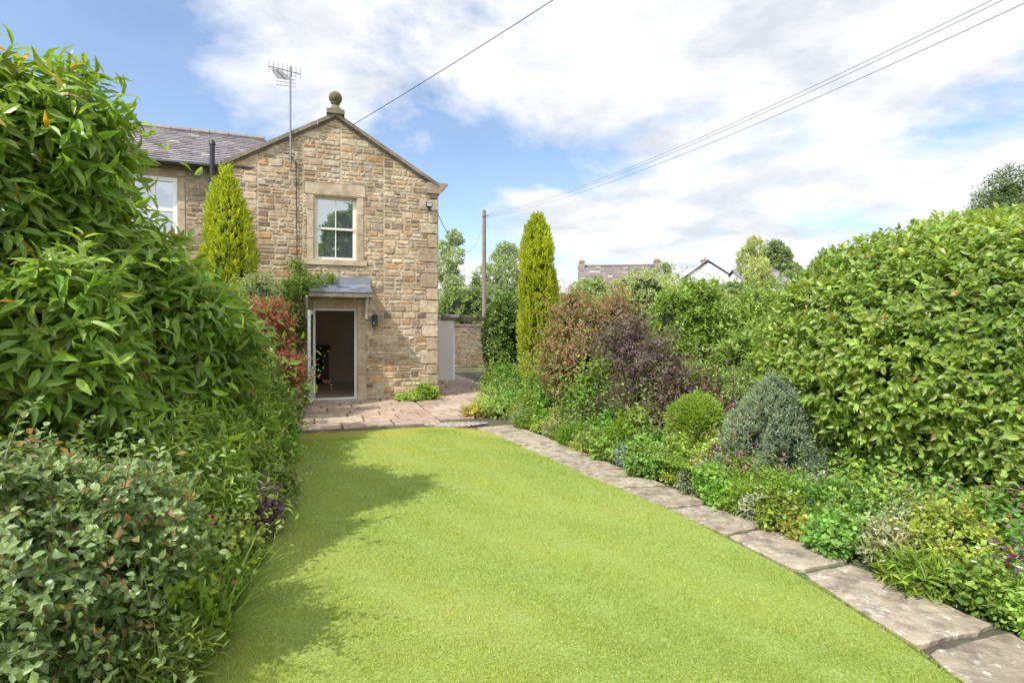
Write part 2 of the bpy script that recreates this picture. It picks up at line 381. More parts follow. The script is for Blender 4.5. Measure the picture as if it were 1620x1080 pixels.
build('window_surround',sur,DRESS,cot)
build('window_sill',[prism([(-.62,3.05),(.71,3.05),(.71,3.17),(-.62,3.17)],-.04,.16,DC)],DRESS,cot)
win=empty('window',(0,0,0));win.parent=cot
fr=[box(-.40,-.355,.09,.15,3.17,4.575),box(.445,.49,.09,.15,3.17,4.575),box(-.355,.445,.09,.15,4.53,4.575),box(-.355,.445,.09,.15,3.17,3.235),
    box(-.355,.445,.075,.14,3.85,3.895),box(.034,.056,.1,.14,3.235,3.85),box(.034,.056,.1,.14,3.895,4.53),
    box(-.355,-.325,.1,.14,3.235,3.85),box(.415,.445,.1,.14,3.235,3.85),box(-.355,-.325,.1,.14,3.895,4.53),box(.415,.445,.1,.14,3.895,4.53)]
build('frame',fr,PAINT,win)
build('pane',[part([(-.36,.125,3.2),(.45,.125,3.2),(.45,.125,4.55),(-.36,.125,4.55)],[(0,1,2,3)])],GLASS,win)
ds=blocks([(.51,.70,.0,.6),(.51,.70,.6,1.2),(.51,.70,1.2,1.75),(.51,.70,1.75,2.3),(-.62,-.44,0,.7),(-.62,-.44,.7,1.3),(-.62,-.44,1.3,2.3),(-.44,.51,2.12,2.3)],seed=6)
ds+=[box(.50,.54,.002,.3,0,2.12,DC),box(-.46,-.43,.002,.3,0,2.12,DC),box(-.46,.53,.002,.3,2.09,2.16,DC)]
build('door_surround',ds,DRESS,cot)
build('door_step',[box(-.50,.56,-.12,.35,0,.045,(.45,.4,.32))],DRESS,cot)
build('door_frame',[box(-.43,-.39,.08,.16,.045,2.09),box(.45,.50,.08,.16,.045,2.09),box(-.39,.45,.08,.16,2.04,2.09),box(-.39,.45,.08,.16,.045,.08)],WHITE,cot)
door=empty('door',(-.41,.07,.0),math.radians(-97));door.parent=cot
build('leaf',[box(0,.84,-.02,.03,.08,.22),box(0,.84,-.02,.03,1.93,2.02),box(0,.10,-.02,.03,.22,1.93),box(.74,.84,-.02,.03,.22,1.93),box(.1,.74,-.02,.03,.72,.82),box(.1,.74,-.0,.01,.22,.72)],WHITE,door)
build('pane',[box(.1,.74,0,.01,.82,1.93)],GLASS,door)
build('handle',[tube([(.79,-.02,1.02),(.79,-.07,1.02),(.69,-.07,1.02)],.01,6),box(.775,.805,-.03,-.02,.92,1.14),tube([(.79,.03,1.02),(.79,.08,1.02),(.69,.08,1.02)],.01,6)],METAL,door)
# interior room
CR=(.82,.67,.48)
room=[part([(XL+.1,0.01,.03),(XR-.1,0.01,.03),(XR-.1,DEP,.03),(XL+.1,DEP,.03)],[(0,1,2,3)],(.52,.42,.32)),
      part([(XL+.1,.01,2.42),(XR-.1,.01,2.42),(XR-.1,DEP,2.42),(XL+.1,DEP,2.42)],[(0,1,2,3)],(.8,.76,.68)),
      part([(XL+.1,0,0),(XL+.1,DEP,0),(XL+.1,DEP,2.42),(XL+.1,0,2.42)],[(0,1,2,3)],CR),
      part([(XR-.1,0,0),(XR-.1,DEP,0),(XR-.1,DEP,2.42),(XR-.1,0,2.42)],[(0,1,2,3)],CR)]
for (a,b,c,d) in subtract([(XL,XR,0,2.5)],(.95,2.2,.3,2.35)):  # unseen rear opening, added to let light into the room
    room.append(part([(a,DEP-.02,c),(b,DEP-.02,c),(b,DEP-.02,d),(a,DEP-.02,d)],[(0,1,2,3)],CR))
room+=[box(.32,.36,DEP-.06,DEP-.022,.03,2.0,(.7,.68,.62)),box(-.0,.32,DEP-.04,DEP-.022,.03,.15,(.7,.68,.62)),box(.36,.9,DEP-.05,DEP-.023,.03,2.0,(.78,.70,.58))]
build('interior',room,PLAIN,cot)
build('fireplace',[box(-1.35,.02,3.95,4.37,1.0,1.14,(.10,.05,.025)),box(-1.3,-1.1,4.1,4.37,.03,1.0,(.25,.2,.15)),box(-.2,-.02,4.1,4.37,.03,1.0,(.22,.17,.13)),box(-1.1,-.2,4.3,4.37,.03,1.0,(.02,.02,.02)),box(-1.0,-.3,4.0,4.3,.03,.6,(.02,.02,.02))],PLAIN,cot)
# roof, coping, finial
ln=math.hypot(XR-XA+.1,sl*(XR-XA+.1));cd=(XR-XA)/math.hypot(XR-XA,ZA-ZE);sd=(ZA-ZE)/math.hypot(XR-XA,ZA-ZE)
rf=slates((XR+.08,.2,ZE+.02-sl*.08),(0,1,0),(-cd,0,sd),(sd,0,cd),DEP,ln,seed=4)+slates((XL-.08,.2,ZE+.02-sl*.08),(0,1,0),(cd,0,sd),(-sd,0,cd),DEP,ln,seed=5)
rf.append(tube([(XA,.2,ZA+.06),(XA,DEP+.2,ZA+.06)],.08,8,(.25,.2,.17)))
build('roof',rf,SLATE,cot)
cop=[];r_=random.Random(3)
for sgn,xe in ((1,XR),(-1,XL)):
    n=6;L0=abs(xe-XA)+(.03 if sgn>0 else .0)
    for i in range(n):
        a=L0*i/n;b=L0*(i+1)/n-.006
        xa,xb=XA+sgn*a,XA+sgn*b;za,zb=ZA-sl*a,ZA-sl*b
        poly=[(xa,za),(xb,zb),(xb,zb+.09),(xa,za+.09)]
        if sgn>0: poly=poly[::-1]
        s=r_.uniform(.8,1.1);p=prism(poly,-.08,.24,(.27*s,.235*s,.18*s));cop.append(p)
        poly=[(xa,za-.04),(xb,zb-.04),(xb,zb),(xa,za)]
        if sgn>0: poly=poly[::-1]
        cop.append(prism(poly,-.045,.0,(.22*s,.19*s,.15*s)))
build('coping',cop,DRESS,cot)
build('kneeler',[prism([(XR-.25,ZE-.17),(XR+.06,ZE-.17),(XR+.10,ZE-.1),(XR+.19,ZE-.03),(XR+.24,ZE+.03),(XR+.24,ZE+.08),(XR+.03,ZE+.09),(XR-.25,ZE+.085)],-.07,.25,(.36,.30,.22))],DRESS,cot)
fi=[box(XA-.19,XA+.19,-.12,.26,ZA+.04,ZA+.14,(.22,.2,.14)),lathe([(.15,ZA+.14),(.14,ZA+.19),(.08,ZA+.26),(.07,ZA+.30),(.1,ZA+.32)]+[(max(.145*math.sin(t),.001),ZA+.45-.145*math.cos(t)) for t in np.linspace(.7,math.pi,12)],XA,.07,20,(.18,.165,.10))]
build('ball_finial',fi,DRESS,cot,smooth=False)
# canopy
can=empty('door_canopy',(0,0,0));can.parent=cot
cs_=slates((-.50,-.62,2.40),(1,0,0),(0,.94,.34),(0,-.34,.94),1.28,.62,w=.22,ex=.155,seed=9,base=(.19,.225,.27))
cs_.append(box(-.52,.80,-.60,.0,2.34,2.375,(.3,.3,.3)))
build('slates',cs_,SLATE,can)
build('flashing',[part([(-.62,-.07,2.60),(.80,-.07,2.60),(.80,-.02,2.80),(-.62,-.02,2.80)],[(0,1,2,3)],(.15,.17,.20)),part([(-.62,-.12,2.585),(.80,-.12,2.585),(.80,-.07,2.60),(-.62,-.07,2.60)],[(0,1,2,3)],(.2,.21,.23))],PLAIN,can)
build('fascia',[box(-.52,.80,-.635,-.60,2.31,2.385),box(.765,.80,-.60,0,2.31,2.37),box(-.52,-.485,-.60,0,2.31,2.37)],WOOD,can)
for x in (.70,-.56):
    build('bracket',[tube([(x,-.4,2.33),(x,-.25,2.2),(x,-.1,2.05),(x,-.035,1.95)],[.025,.025,.025,.03],6),box(x-.03,x+.03,-.065,-.03,1.85,2.3)],PAINT,can)
build('cable',[tube([(-.78,-.03,5.3),(-.77,-.035,4.4),(-.76,-.035,3.3),(-.76,-.035,2.6)],.010,5)],BLACK,cot)
# ---- wing (neighbouring terrace house)
wing=empty('terraced_house',(*H2W(-4.6,.18),0),ANG);tag(wing,'long stone house with grey slate roof, black gutter and cream window','house')
wl=stonework((-2.9,2.34),(0,5.02),(),[(.58,1.68,3.4,4.92)],seed=21,tint=.85)
build('wall',wl,STONE,wing)
build('window_surround',blocks([(.58,1.68,4.78,4.92),(1.55,1.68,3.4,4.1),(1.55,1.68,4.1,4.78),(.58,.7,3.4,4.78)],seed=9)+[box(1.53,1.56,.002,.15,3.4,4.78,DC),box(.7,1.56,.002,.15,4.76,4.8,DC)],DRESS,wing)
w2=empty('window',(0,0,0));w2.parent=wing
build('frame',[box(.7,.76,.03,.1,3.4,4.76),box(1.45,1.53,.03,.1,3.4,4.76),box(.76,1.45,.03,.1,4.67,4.76),box(.76,1.45,.03,.1,4.05,4.12),box(1.08,1.13,.05,.09,3.4,4.67)],WHITE,w2)
build('pane',[part([(.76,.07,3.4),(1.47,.07,3.4),(1.47,.07,4.7),(.76,.07,4.7)],[(0,1,2,3)])],GLASS,w2)
rs=math.hypot(2.75,1.5);rv=(0,2.75/rs,1.5/rs);rn=(0,-1.5/rs,2.75/rs)
rr=slates((-2.9,-.2,5.04),(1,0,0),rv,rn,5.9,rs,w=.25,ex=.17,seed=31,base=(.215,.20,.20))
for i in range(14):
    x=-2.9+i*.42;rr.append(tube([(x,2.55,6.56),(x+.41,2.55,6.56)],.085,8,(.26,.22,.19) if i%3 else (.22,.2,.18)))
rr.append(part([(-2.9,2.55,6.54),(3,2.55,6.54),(3,5.3,5.04),(-2.9,5.3,5.04)],[(0,1,2,3)],(.15,.15,.15)))
build('roof',rr,SLATE,wing)
build('end_wall',[part([(-2.9,0,0),(-2.9,5,0),(-2.9,5,5.02),(-2.9,2.55,6.4),(-2.9,0,5.02)],[(0,1,2,3,4)],(.4,.3,.2))],STONE,wing)
build('gutter',[tube([(-2.9,-.26,5.0),(2.3,-.26,4.99)],.05,8),box(-2.9,2.3,-.2,-.17,4.95,5.05)],BLACK,wing)
build('vent_pipe',[tube([(2.22,-.30,4.3),(2.22,-.30,5.42)],.05,10),tube([(2.22,-.30,5.42),(2.22,-.30,5.5)],[.065,.05],10)],BLACK,wing)
# wall fittings
def atwall(name,x,y,z,label,cat):
    e=empty(name,(*H2W(x,y),z),ANG);return tag(e,label,cat)
lt=atwall('wall_lantern',.88,-.03,1.75,'black box lantern fixed to the stone wall by the door','lamp')
build('backplate',[box(-.05,.05,-.02,0,-.05,.2)],BLACK,lt);build('frame',[prism([(-.075,.14),(.075,.14),(.05,.2),(-.05,.2)],-.16,-.03),box(-.06,.06,-.15,-.03,-.07,-.05)]+[box(a,a+.012,b,b+.012,-.05,.14) for a in (-.06,.048) for b in (-.15,-.042)],BLACK,lt)
build('glass',[box(-.047,.047,-.137,-.045,-.05,.14)],GLASS,lt)
sc=atwall('security_light',2.12,-.03,4.48,'small black floodlight with sensor under the gable corner','lamp')
build('housing',[box(-.07,.07,-.14,-.05,0,.1),box(-.03,.03,-.05,.0,.02,.08),tube([(0,-.08,-.1),(0,-.08,0)],.03,8)],BLACK,sc)
build('glass',[box(-.055,.055,-.146,-.141,.015,.085)],GLASS,sc)
ae=atwall('tv_aerial',-.89,-.10,5.2,'grey television aerial on a mast strapped to the gable','aerial')
build('mast',[tube([(0,0,0),(0,0,2.08)],.02,7),box(-.03,.03,0,.12,.15,.19),box(-.03,.03,0,.12,.55,.59)],METAL,ae)
el=[tube([(-.42,-.05,2.0),(.2,.05,1.98)],.011,6),tube([(-.12,.3,1.92),(-.25,-.5,1.75)],.011,6)]
for i in range(8):
    t=i/7;x=-.42+.62*t;el.append(tube([(x,-.05+.1*t,1.86+.02*t),(x,-.05+.1*t,2.14-.02*t)],.006,4))
for i in range(10):
    t=i/9;c=np.array([-.12-.13*t,.3-.8*t,1.92-.17*t]);el.append(tube([c-np.array([.17-.07*t,0,0]),c+np.array([.17-.07*t,0,0])],.006,4))
for k in range(4): el.append(tube([(-.3,.3,1.78+.08*k),(.1,.3,1.78+.08*k)],.006,4))
build('antenna',el,METAL,ae)
# wires
def wire(name,pts,sag,r,label,M=None,n=24):
    a,b=np.array(pts[0],float),np.array(pts[1],float);P=[]
    for i in range(n+1):
        t=i/n;p=a+(b-a)*t;p[2]-=sag*4*t*(1-t);P.append(p)
    o=build(name,[tube(P,r,5)],M or WIREM,loc=tuple(a));tag(o,label,'cable');return o
a=H2W(.40,-.08);wire('overhead_wire',[(a[0],a[1],6.2),(6.0,5.0,8.45)],.12,.007,'thin black telephone wire running from the cottage gable',BLACK)
POLE=(-1.5,29.0,7.75)
for i,(dx,dz) in enumerate(((0,0),(.12,-.03),(.3,-.22))):
    wire('power_line',[(POLE[0]+.08*i,POLE[1],POLE[2]-.07*i),(11.85+dx,3.0,8.2+dz)],.85,.007,'grey overhead line strung from the wooden pole',n=40)
a=H2W(2.3,-.05);wire('service_cable',[(a[0],a[1],4.45),(POLE[0],POLE[1],POLE[2]-.1)],1.4,.009,'slack black cable from pole to cottage corner',n=30)
pe=tag(build('telegraph_pole',[tube([(POLE[0],POLE[1],0),(POLE[0],POLE[1],8.0)],[.14,.10],10,(.23,.18,.14)),tube([(POLE[0]-.1,POLE[1]-.1,7.7),(POLE[0]+.25,POLE[1]-.1,7.7)],.03,6,(.2,.2,.2)),tube([(POLE[0],POLE[1],8.0),(POLE[0],POLE[1],8.05)],[.1,.04],10,(.1,.1,.1))],PLAIN,loc=(POLE[0],POLE[1],0)),'tall brown wooden telegraph pole','pole')
# outbuilding behind corner
ob=empty('outbuilding',(-2.6,17,0),0);tag(ob,'low white rendered outbuilding with flat felt roof','shed')
build('wall',[box(-2.5,.75,0,.35,0,1.93)],RENDER,ob)
build('roof',[box(-2.6,1.0,-.04,.5,1.985,2.05,(.55,.56,.56)),box(-2.5,.95,-.03,.45,1.93,1.985,(.6,.56,.48)),box(-2.6,1.0,-.07,-.04,2.0,2.08,(.6,.62,.62))],PLAIN,ob)
pg=empty('pergola',(-1.3,15.5,0),0);tag(pg,'weathered brown timber pergola over the paved passage','pergola')
build('beam',[box(-.75,.75,-.04,.04,1.86,1.96),box(-.75,.75,2.0,2.08,1.86,1.96)]+[box(x,x+.05,-.3,2.4,1.96,2.04) for x in (-.7,-.2,.3)],WOOD,pg)
for x,y in ((.55,0),(.55,2.0)): build('post',[box(x,x+.1,y-.05,y+.05,0,1.86)],WOOD,pg)
gw=[xform(p,(0,0,0),(1,0,0),(0,1,0)) for p in stonework((-2.5,3.5),(0,1.75),(),(),seed=44,tint=.5)]+[box(-2.5,3.5,.005,.4,0,1.74,(.3,.25,.2)),box(-2.5,3.5,-.04,.44,1.752,1.83,(.25,.22,.18))]
g=build('garden_wall',gw,STONE);g.location=(-1.0,23,0);tag(g,'brown rubble stone garden wall with flat coping','wall')
# ------------------------------------------------------------------ ground, lawn, paths
def groundmat():
    m,nt,b=nm('soil');N=nt.nodes;K=nt.links
    tc=N.new('ShaderNodeTexCoord');no=N.new('ShaderNodeTexNoise');no.inputs['Scale'].default_value=1.2;no.inputs['Detail'].default_value=10;K.new(tc.outputs['Object'],no.inputs['Vector'])
    cr=N.new('ShaderNodeValToRGB');cr.color_ramp.elements[0].position=.4;cr.color_ramp.elements[0].color=(.09,.07,.05,1);cr.color_ramp.elements[1].position=.62;cr.color_ramp.elements[1].color=(.10,.12,.05,1)
    K.new(no.outputs[0],cr.inputs[0]);K.new(cr.outputs[0],b.inputs['Base Color']);b.inputs['Roughness'].default_value=.95
    n2=N.new('ShaderNodeTexNoise');n2.inputs['Scale'].default_value=25;n2.inputs['Detail'].default_value=8;K.new(tc.outputs['Object'],n2.inputs['Vector'])
    bp=N.new('ShaderNodeBump');bp.inputs['Strength'].default_value=.8;bp.inputs['Distance'].default_value=.03;K.new(n2.outputs[0],bp.inputs['Height']);K.new(bp.outputs[0],b.inputs['Normal']);return m
g=build('ground',[part([(-600,-300,-.012),(600,-300,-.012),(600,1500,-.012),(-600,1500,-.012)],[(0,1,2,3)])],groundmat());g['kind']='structure'
Lft=[(-1.35,-2.),(-1.38,1.),(-1.45,2.5),(-1.85,4.2),(-2.45,6),(-3.0,7.4),(-3.35,8.15)]
Rgt=[(2.12,-2.),(2.12,1.),(2.03,2.72),(1.88,3.56),(1.46,4.7),(.77,6.1),(-.38,8.45)]
def edge(pl,y):
    return np.interp(y,[p[1] for p in pl],[p[0] for p in pl])
ly=np.linspace(-2,8.15,50);V=[];F=[]
nx=14
for y in ly:
    a=edge(Lft,y);b=edge(Rgt,y)
    for j in range(nx+1): V.append((a+(b-a)*j/nx,y,.012))
for j in range(nx+1):
    x=-3.4+(3.0)*j/nx;V.append((x,min(8.2+.34*(x+3.35),8.95 if x<-1.0 else 8.75-(x+1)*.3),.012))
ny=len(ly)+1
F=[(i*(nx+1)+j,i*(nx+1)+j+1,(i+1)*(nx+1)+j+1,(i+1)*(nx+1)+j) for i in range(ny-1) for j in range(nx)]
def lawnmat():
    m,nt,b=nm('lawn_turf');N=nt.nodes;K=nt.links
    tc=N.new('ShaderNodeTexCoord');no=N.new('ShaderNodeTexNoise');no.inputs['Scale'].default_value=60;no.inputs['Detail'].default_value=8;no.inputs['Roughness'].default_value=.7;K.new(tc.outputs['Object'],no.inputs['Vector'])
    cr=N.new('ShaderNodeValToRGB');cr.color_ramp.elements[0].position=.35;cr.color_ramp.elements[0].color=(.18,.25,.045,1);cr.color_ramp.elements[1].position=.65;cr.color_ramp.elements[1].color=(.36,.43,.12,1)
    K.new(no.outputs[0],cr.inputs[0]);K.new(cr.outputs[0],b.inputs['Base Color']);b.inputs['Roughness'].default_value=.9;b.inputs['Specular IOR Level'].default_value=.15
    bp=N.new('ShaderNodeBump');bp.inputs['Strength'].default_value=.6;bp.inputs['Distance'].default_value=.015;K.new(no.outputs[0],bp.inputs['Height']);K.new(bp.outputs[0],b.inputs['Normal']);return m
g=build('lawn',[part(V,F)],lawnmat());g['kind']='structure'
n=380000
u=rng.random(n);y0,y1=1.9,8.95
Y=1/np.sqrt(1/y0**2+(1/y1**2-1/y0**2)*u)
Y=np.where(rng.random(n)<.45,rng.uniform(y0,y1,n),Y)
a=edge(Lft,Y)-.04+.03*np.sin(Y*7);b=edge(Rgt,Y)+.03
X=a+(b-a)*rng.random(n)
lim=np.where(X<-1.0,8.22+.34*(X+3.35),9.02-(X+1)*.85)
k=(Y<lim+.02*rng.normal(size=n));X=X[k];Y=Y[k];lim=lim[k];n=len(X)
Pb=np.stack([X,Y,np.full(n,.010)],1)
p1=.5+.5*wob(Pb*[1,1,0],1.3,4);p2=.5+.5*wob(Pb*[1,1,0],5,8);p3=.5+.5*wob(Pb*[1,1,0],19,15)
hgt=rng.uniform(.005,.017,n)*(.6+.8*p3);wd=.0012+.00045*Y*rng.uniform(.7,1.3,n)
ang=rng.uniform(0,6.28,n);lean=rng.uniform(.2,1.2,n)*hgt;la=rng.uniform(0,6.28,n)
sd_=np.stack([np.cos(ang),np.sin(ang),0*ang],1)*wd[:,None]
tip=Pb+np.stack([np.cos(la)*lean,np.sin(la)*lean,hgt],1)
V=np.stack([Pb-sd_,Pb+sd_,tip],1).reshape(-1,3)
stripe=.5+.5*np.sin((X+.25*Y)*5.2)
t=np.clip(-.22+.58*p1+.46*p2+.25*p3+.1*stripe+rng.normal(0,.15,n),0,1)[:,None]
C=(np.array([.19,.31,.045])*(1-t)+np.array([.50,.545,.16])*t)*rng.uniform(.8,1.16,(n,1))
dry=rng.random(n)<(.035+.16*(p2*p1>.42));C[dry]=np.array([.54,.49,.27])*rng.uniform(.7,1.1,(dry.sum(),1))
mossy=(Y>lim-.34-.35*p2);C[mossy]=C[mossy]*.35+np.array([.54,.47,.14])*.65
g=build('grass',[[V,np.arange(3*n),np.full(n,3),np.repeat(C,3,axis=0),np.zeros(n,int)]],GRASS);g['kind']='stuff';tag(g,'short mown bright green lawn grass with dry flecks','grass')
# stepping slab path
PL=[(2.16,-.6),(2.14,.5),(2.1,1.6),(2.05,2.70),(1.90,3.58),(1.66,4.22),(1.37,4.84),(1.07,5.46),(.74,6.10),(.41,6.80),(.07,7.5),(-.28,8.2),(-.62,8.85)]
PR=[(2.95,-.6),(2.92,.6),(2.88,1.75),(2.66,2.92),(2.35,3.72),(2.10,4.40),(1.86,4.98),(1.62,5.56),(1.32,6.22),(1.02,6.90),(.71,7.62),(.42,8.3),(.05,9.1)]
def slab(q,h,r,col,g=.012,sub=5,wv=.008):
    q=[np.array(p,float) for p in q];c=sum(q)/4
    q=[p+(c-p)/np.linalg.norm(c-p)*g*1.4 for p in q];ring=[]
    for i in range(4):
        a,b=q[i],q[(i+1)%4]
        for k in range(sub):
            p=a+(b-a)*k/sub
            p=p+np.array([r.uniform(-wv,wv),r.uniform(-wv,wv)])
            if k==0: p=p+(c-p)*.03
            ring.append(p)
    n=len(ring);t=[r.uniform(-.006,.006) for _ in range(2)]
    def zz(p,b): return b+t[0]*(p[0]-c[0])+t[1]*(p[1]-c[1])
    V=[(p[0],p[1],-.01) for p in ring]+[(p[0],p[1],zz(p,h-.007)) for p in ring]
    ins=[p+(c-p)/np.linalg.norm(c-p)*.012 for p in ring];V+=[(p[0],p[1],zz(p,h)) for p in ins]
    F=[(i,(i+1)%n,(i+1)%n+n,i+n) for i in range(n)]+[(i+n,(i+1)%n+n,(i+1)%n+2*n,i+2*n) for i in range(n)]+[tuple(range(2*n,3*n))]
    return part(V,F,col)
def flagmat(name,var=.3,l1=.7,dk=.8):
    m=mat(name,(0,0,0),.85,7,var,.8,attr=True,spec=.25,bs=26,dist=.015)
    nt=m.node_tree;N=nt.nodes;K=nt.links;b=N['Principled BSDF']
    src=b.inputs['Base Color'].links[0].from_socket
    no=N.new('ShaderNodeTexNoise');no.inputs['Scale'].default_value=15;no.inputs['Detail'].default_value=7;no.inputs['Roughness'].default_value=.72
    tc=N.new('ShaderNodeTexCoord');K.new(tc.outputs['Object'],no.inputs['Vector'])
    cr=N.new('ShaderNodeValToRGB');cr.color_ramp.elements[0].position=.55;cr.color_ramp.elements[0].color=(0,0,0,1);cr.color_ramp.elements[1].position=.60;cr.color_ramp.elements[1].color=(l1,l1,l1,1);K.new(no.outputs[0],cr.inputs[0])
    mx=N.new('ShaderNodeMix');mx.data_type='RGBA';K.new(cr.outputs[0],mx.inputs[0]);K.new(src,mx.inputs[6]);mx.inputs[7].default_value=(.52,.50,.42,1)
    n3=N.new('ShaderNodeTexNoise');n3.inputs['Scale'].default_value=5;n3.inputs['Detail'].default_value=10;n3.inputs['Roughness'].default_value=.75;K.new(tc.outputs['Object'],n3.inputs['Vector'])
    c3=N.new('ShaderNodeValToRGB');c3.color_ramp.elements[0].position=.48;c3.color_ramp.elements[0].color=(0,0,0,1);c3.color_ramp.elements[1].position=.61;c3.color_ramp.elements[1].color=(dk,dk,dk,1);K.new(n3.outputs[0],c3.inputs[0])
    m2=N.new('ShaderNodeMix');m2.data_type='RGBA';K.new(c3.outputs[0],m2.inputs[0]);K.new(mx.outputs[2],m2.inputs[6]);m2.inputs[7].default_value=(.15,.12,.09,1)
    K.new(m2.outputs[2],b.inputs['Base Color']);return m
FLAG=flagmat('flagstone',.35,.85,.8);PATIOM=flagmat('patio_flagstone',.3,.12,.5);r_=random.Random(9)
sp=[]
for i in range(len(PL)-1):
    s=r_.uniform(.82,1.12);sp.append(slab([PL[i],PR[i],PR[i+1],PL[i+1]],.018+r_.uniform(-.002,.003),r_,(.34*s,.285*s,.21*s),.022,7,.014))
g=build('path',sp,FLAG);g['kind']='structure'
pt=[];r_=random.Random(12)
def pave(x0,x1,y0,y1,w=.6,h=.45):
    y=y0
    while y<y1-.05:
        hh=min(r_.choice([h,h*1.3,h*.8]),y1-y);x=x0-r_.random()*.3
        while x<x1-.03:
            ww=r_.choice([w,w*.7,w*1.4]);a=max(x,x0);b=min(x+ww,x1);x+=ww
            if b-a<.06: continue
            s=r_.uniform(.78,1.1);c=r_.choice([(.47,.325,.245),(.44,.335,.25),(.48,.375,.28),(.41,.30,.235)])
            pt.append(slab([H2W(a,y),H2W(b,y),H2W(b,y+hh),H2W(a,y+hh)],.014+r_.uniform(0,.003),r_,[q*s for q in c],.011,2,.005))
        y+=hh
pave(-3.0,1.7,-3.45,-.0);pave(1.7,3.0,-3.2,-2.0);pave(1.7,4.3,-2.0,9.5)
g=build('patio',pt,PATIOM);g['kind']='structure'
n=2400;cx,cy=-.95,9.08;ra=rng.uniform(0,6.28,n);rr_=np.sqrt(rng.random(n))*(1+.15*np.sin(ra*3));P=np.stack([cx+.5*rr_*np.cos(ra),cy+.2*rr_*np.sin(ra)+.25*(rr_*np.cos(ra))*.3,rng.uniform(.01,.025,n)],1)
oc=np.array([(1,0,0),(-1,0,0),(0,1,0),(0,-1,0),(0,0,.8),(0,0,-.8)],float);of=[(0,2,4),(2,1,4),(1,3,4),(3,0,4)]
s=rng.uniform(.008,.018,n);V=P[:,None,:]+oc[None]*s[:,None,None]*rng.uniform(.7,1.3,(n,6,1));fl=np.array(of).ravel()
cg=rng.choice([.22,.33,.46],n)[:,None]*np.array([1,.90,.78])
g=build('gravel',[[V.reshape(-1,3),(fl[None]+np.arange(n)[:,None]*6).ravel(),np.full(4*n,3),np.repeat(cg,6,axis=0),np.zeros(4*n,int)]],PLAIN);g['kind']='stuff';tag(g,'grey gravel chippings at the patio edge','gravel')
# ------------------------------------------------------------------ LEFT planting
shrub('laurel_shrub','tall glossy long leaved evergreen shrub beside the lawn','shrub',
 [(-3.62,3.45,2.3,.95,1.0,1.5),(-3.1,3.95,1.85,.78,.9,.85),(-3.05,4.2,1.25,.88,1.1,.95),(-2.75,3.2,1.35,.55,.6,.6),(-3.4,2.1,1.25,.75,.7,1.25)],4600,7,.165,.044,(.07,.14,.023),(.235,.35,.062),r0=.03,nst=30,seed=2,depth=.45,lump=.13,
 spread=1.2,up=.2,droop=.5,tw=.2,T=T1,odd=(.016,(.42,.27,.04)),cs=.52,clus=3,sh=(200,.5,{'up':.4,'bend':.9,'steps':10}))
shrub('bamboo_shrub','arching shrub with narrow yellow green leaves over the lawn edge','shrub',
 [(-2.5,3.7,.65,.52,.78,.62),(-2.8,4.9,.65,.6,.8,.7)],3800,6,.10,.02,(.09,.17,.03),(.29,.39,.075),seed=3,depth=.5,lump=.15,spread=1.1,droop=.4,tw=.12,cs=.5,T=T1,clus=4,sh=(280,.45,{'bend':.9}))
shrub('cotoneaster_shrub','grey green small leaved cotoneaster with tiny berries','shrub',
 [(-2.0,2.25,.58,.56,.7,.55),(-1.9,1.6,.36,.42,.45,.42)],3600,6,.05,.024,(.065,.115,.04),(.23,.31,.13),mt=LEAF,r0=.010,nst=40,seed=4,depth=.55,lump=.2,fr=5,spread=1.2,up=.1,tw=.08,T=T1,cs=.45,odd=(.06,(.26,.15,.08)),clus=6,sh=(380,.42,{'bend':.6,'steps':12}))
shrub('evergreen_hedge','dense dark green hedge behind the border','hedge',
 [(-5.0,6.4,.8,1.1,2.0,.95),(-3.25,6.1,.65,.7,.9,.75)],4000,5,.08,.03,(.075,.13,.028),(.21,.31,.06),seed=5,clus=4,sh=(150,.35))
shrub('red_acer','japanese maple with deep red feathery leaves','shrub',
 [(-3.55,7.6,1.5,.48,.6,.6),(-3.3,7.2,1.0,.42,.5,.42)],1600,6,.075,.02,(.15,.045,.04),(.34,.13,.11),mt=LEAFM,seed=6,droop=.35,corecol=(.05,.025,.02),depth=.55,clus=5,cs=.4,odd=(.25,(.15,.20,.07)),sh=(130,.35,{'bend':.7}))
shrub('willow_shrub','soft grey green shrub growing against the cottage','shrub',
 [(-4.6,9.3,1.55,.65,.6,.9),(-5.2,9.0,1.2,.6,.7,.9)],2700,6,.08,.016,(.11,.155,.08),(.31,.37,.21),mt=LEAFM,seed=7,depth=.45,clus=4,sh=(150,.4))
def conifer(name,label,base,prof,n,c1,c2,seed,L=.09,W=.022,k=5,lump=.16,cat='tree',tw=.09,spread=.45,nsh=60,shl=.2):
    e=empty(name,base);tag(e,label,cat)
    P,N=sample_column(base,prof,n,lump,seed,.35)
    ps=foliage(P,N,k,L,W,c1,c2,spread=spread,up=1.3,droop=-.1,tw=tw,jit=.4,seed=seed,ncl=4)
    ps+=shoots(P,N,nsh,shl,L*.7,W,c1,c2,seed,up=2.2,bend=.05,steps=6)
    cr=lathe([(max(r*.66,.01),base[2]+z*.97) for z,r in prof],base[0],base[1],14,[q*.3 for q in c1])  # inner column coloured dark in place of shade between the sprays
    build('crown',ps+[cr],LEAFM,e,loc=base)
    build('trunk',[tube([base,(base[0],base[1],base[2]+prof[-1][0]*.8)],[.07,.02],8)],BARK,e,loc=base,smooth=True)
conifer('golden_cypress','conical golden green cypress standing against the stone wall',(-5.3,10.0,0),[(0.1,.35),(1,.46),(2.2,.50),(3.0,.46),(3.7,.34),(4.3,.18),(4.62,.03)],5000,(.17,.24,.02),(.42,.47,.05),31,nsh=120)
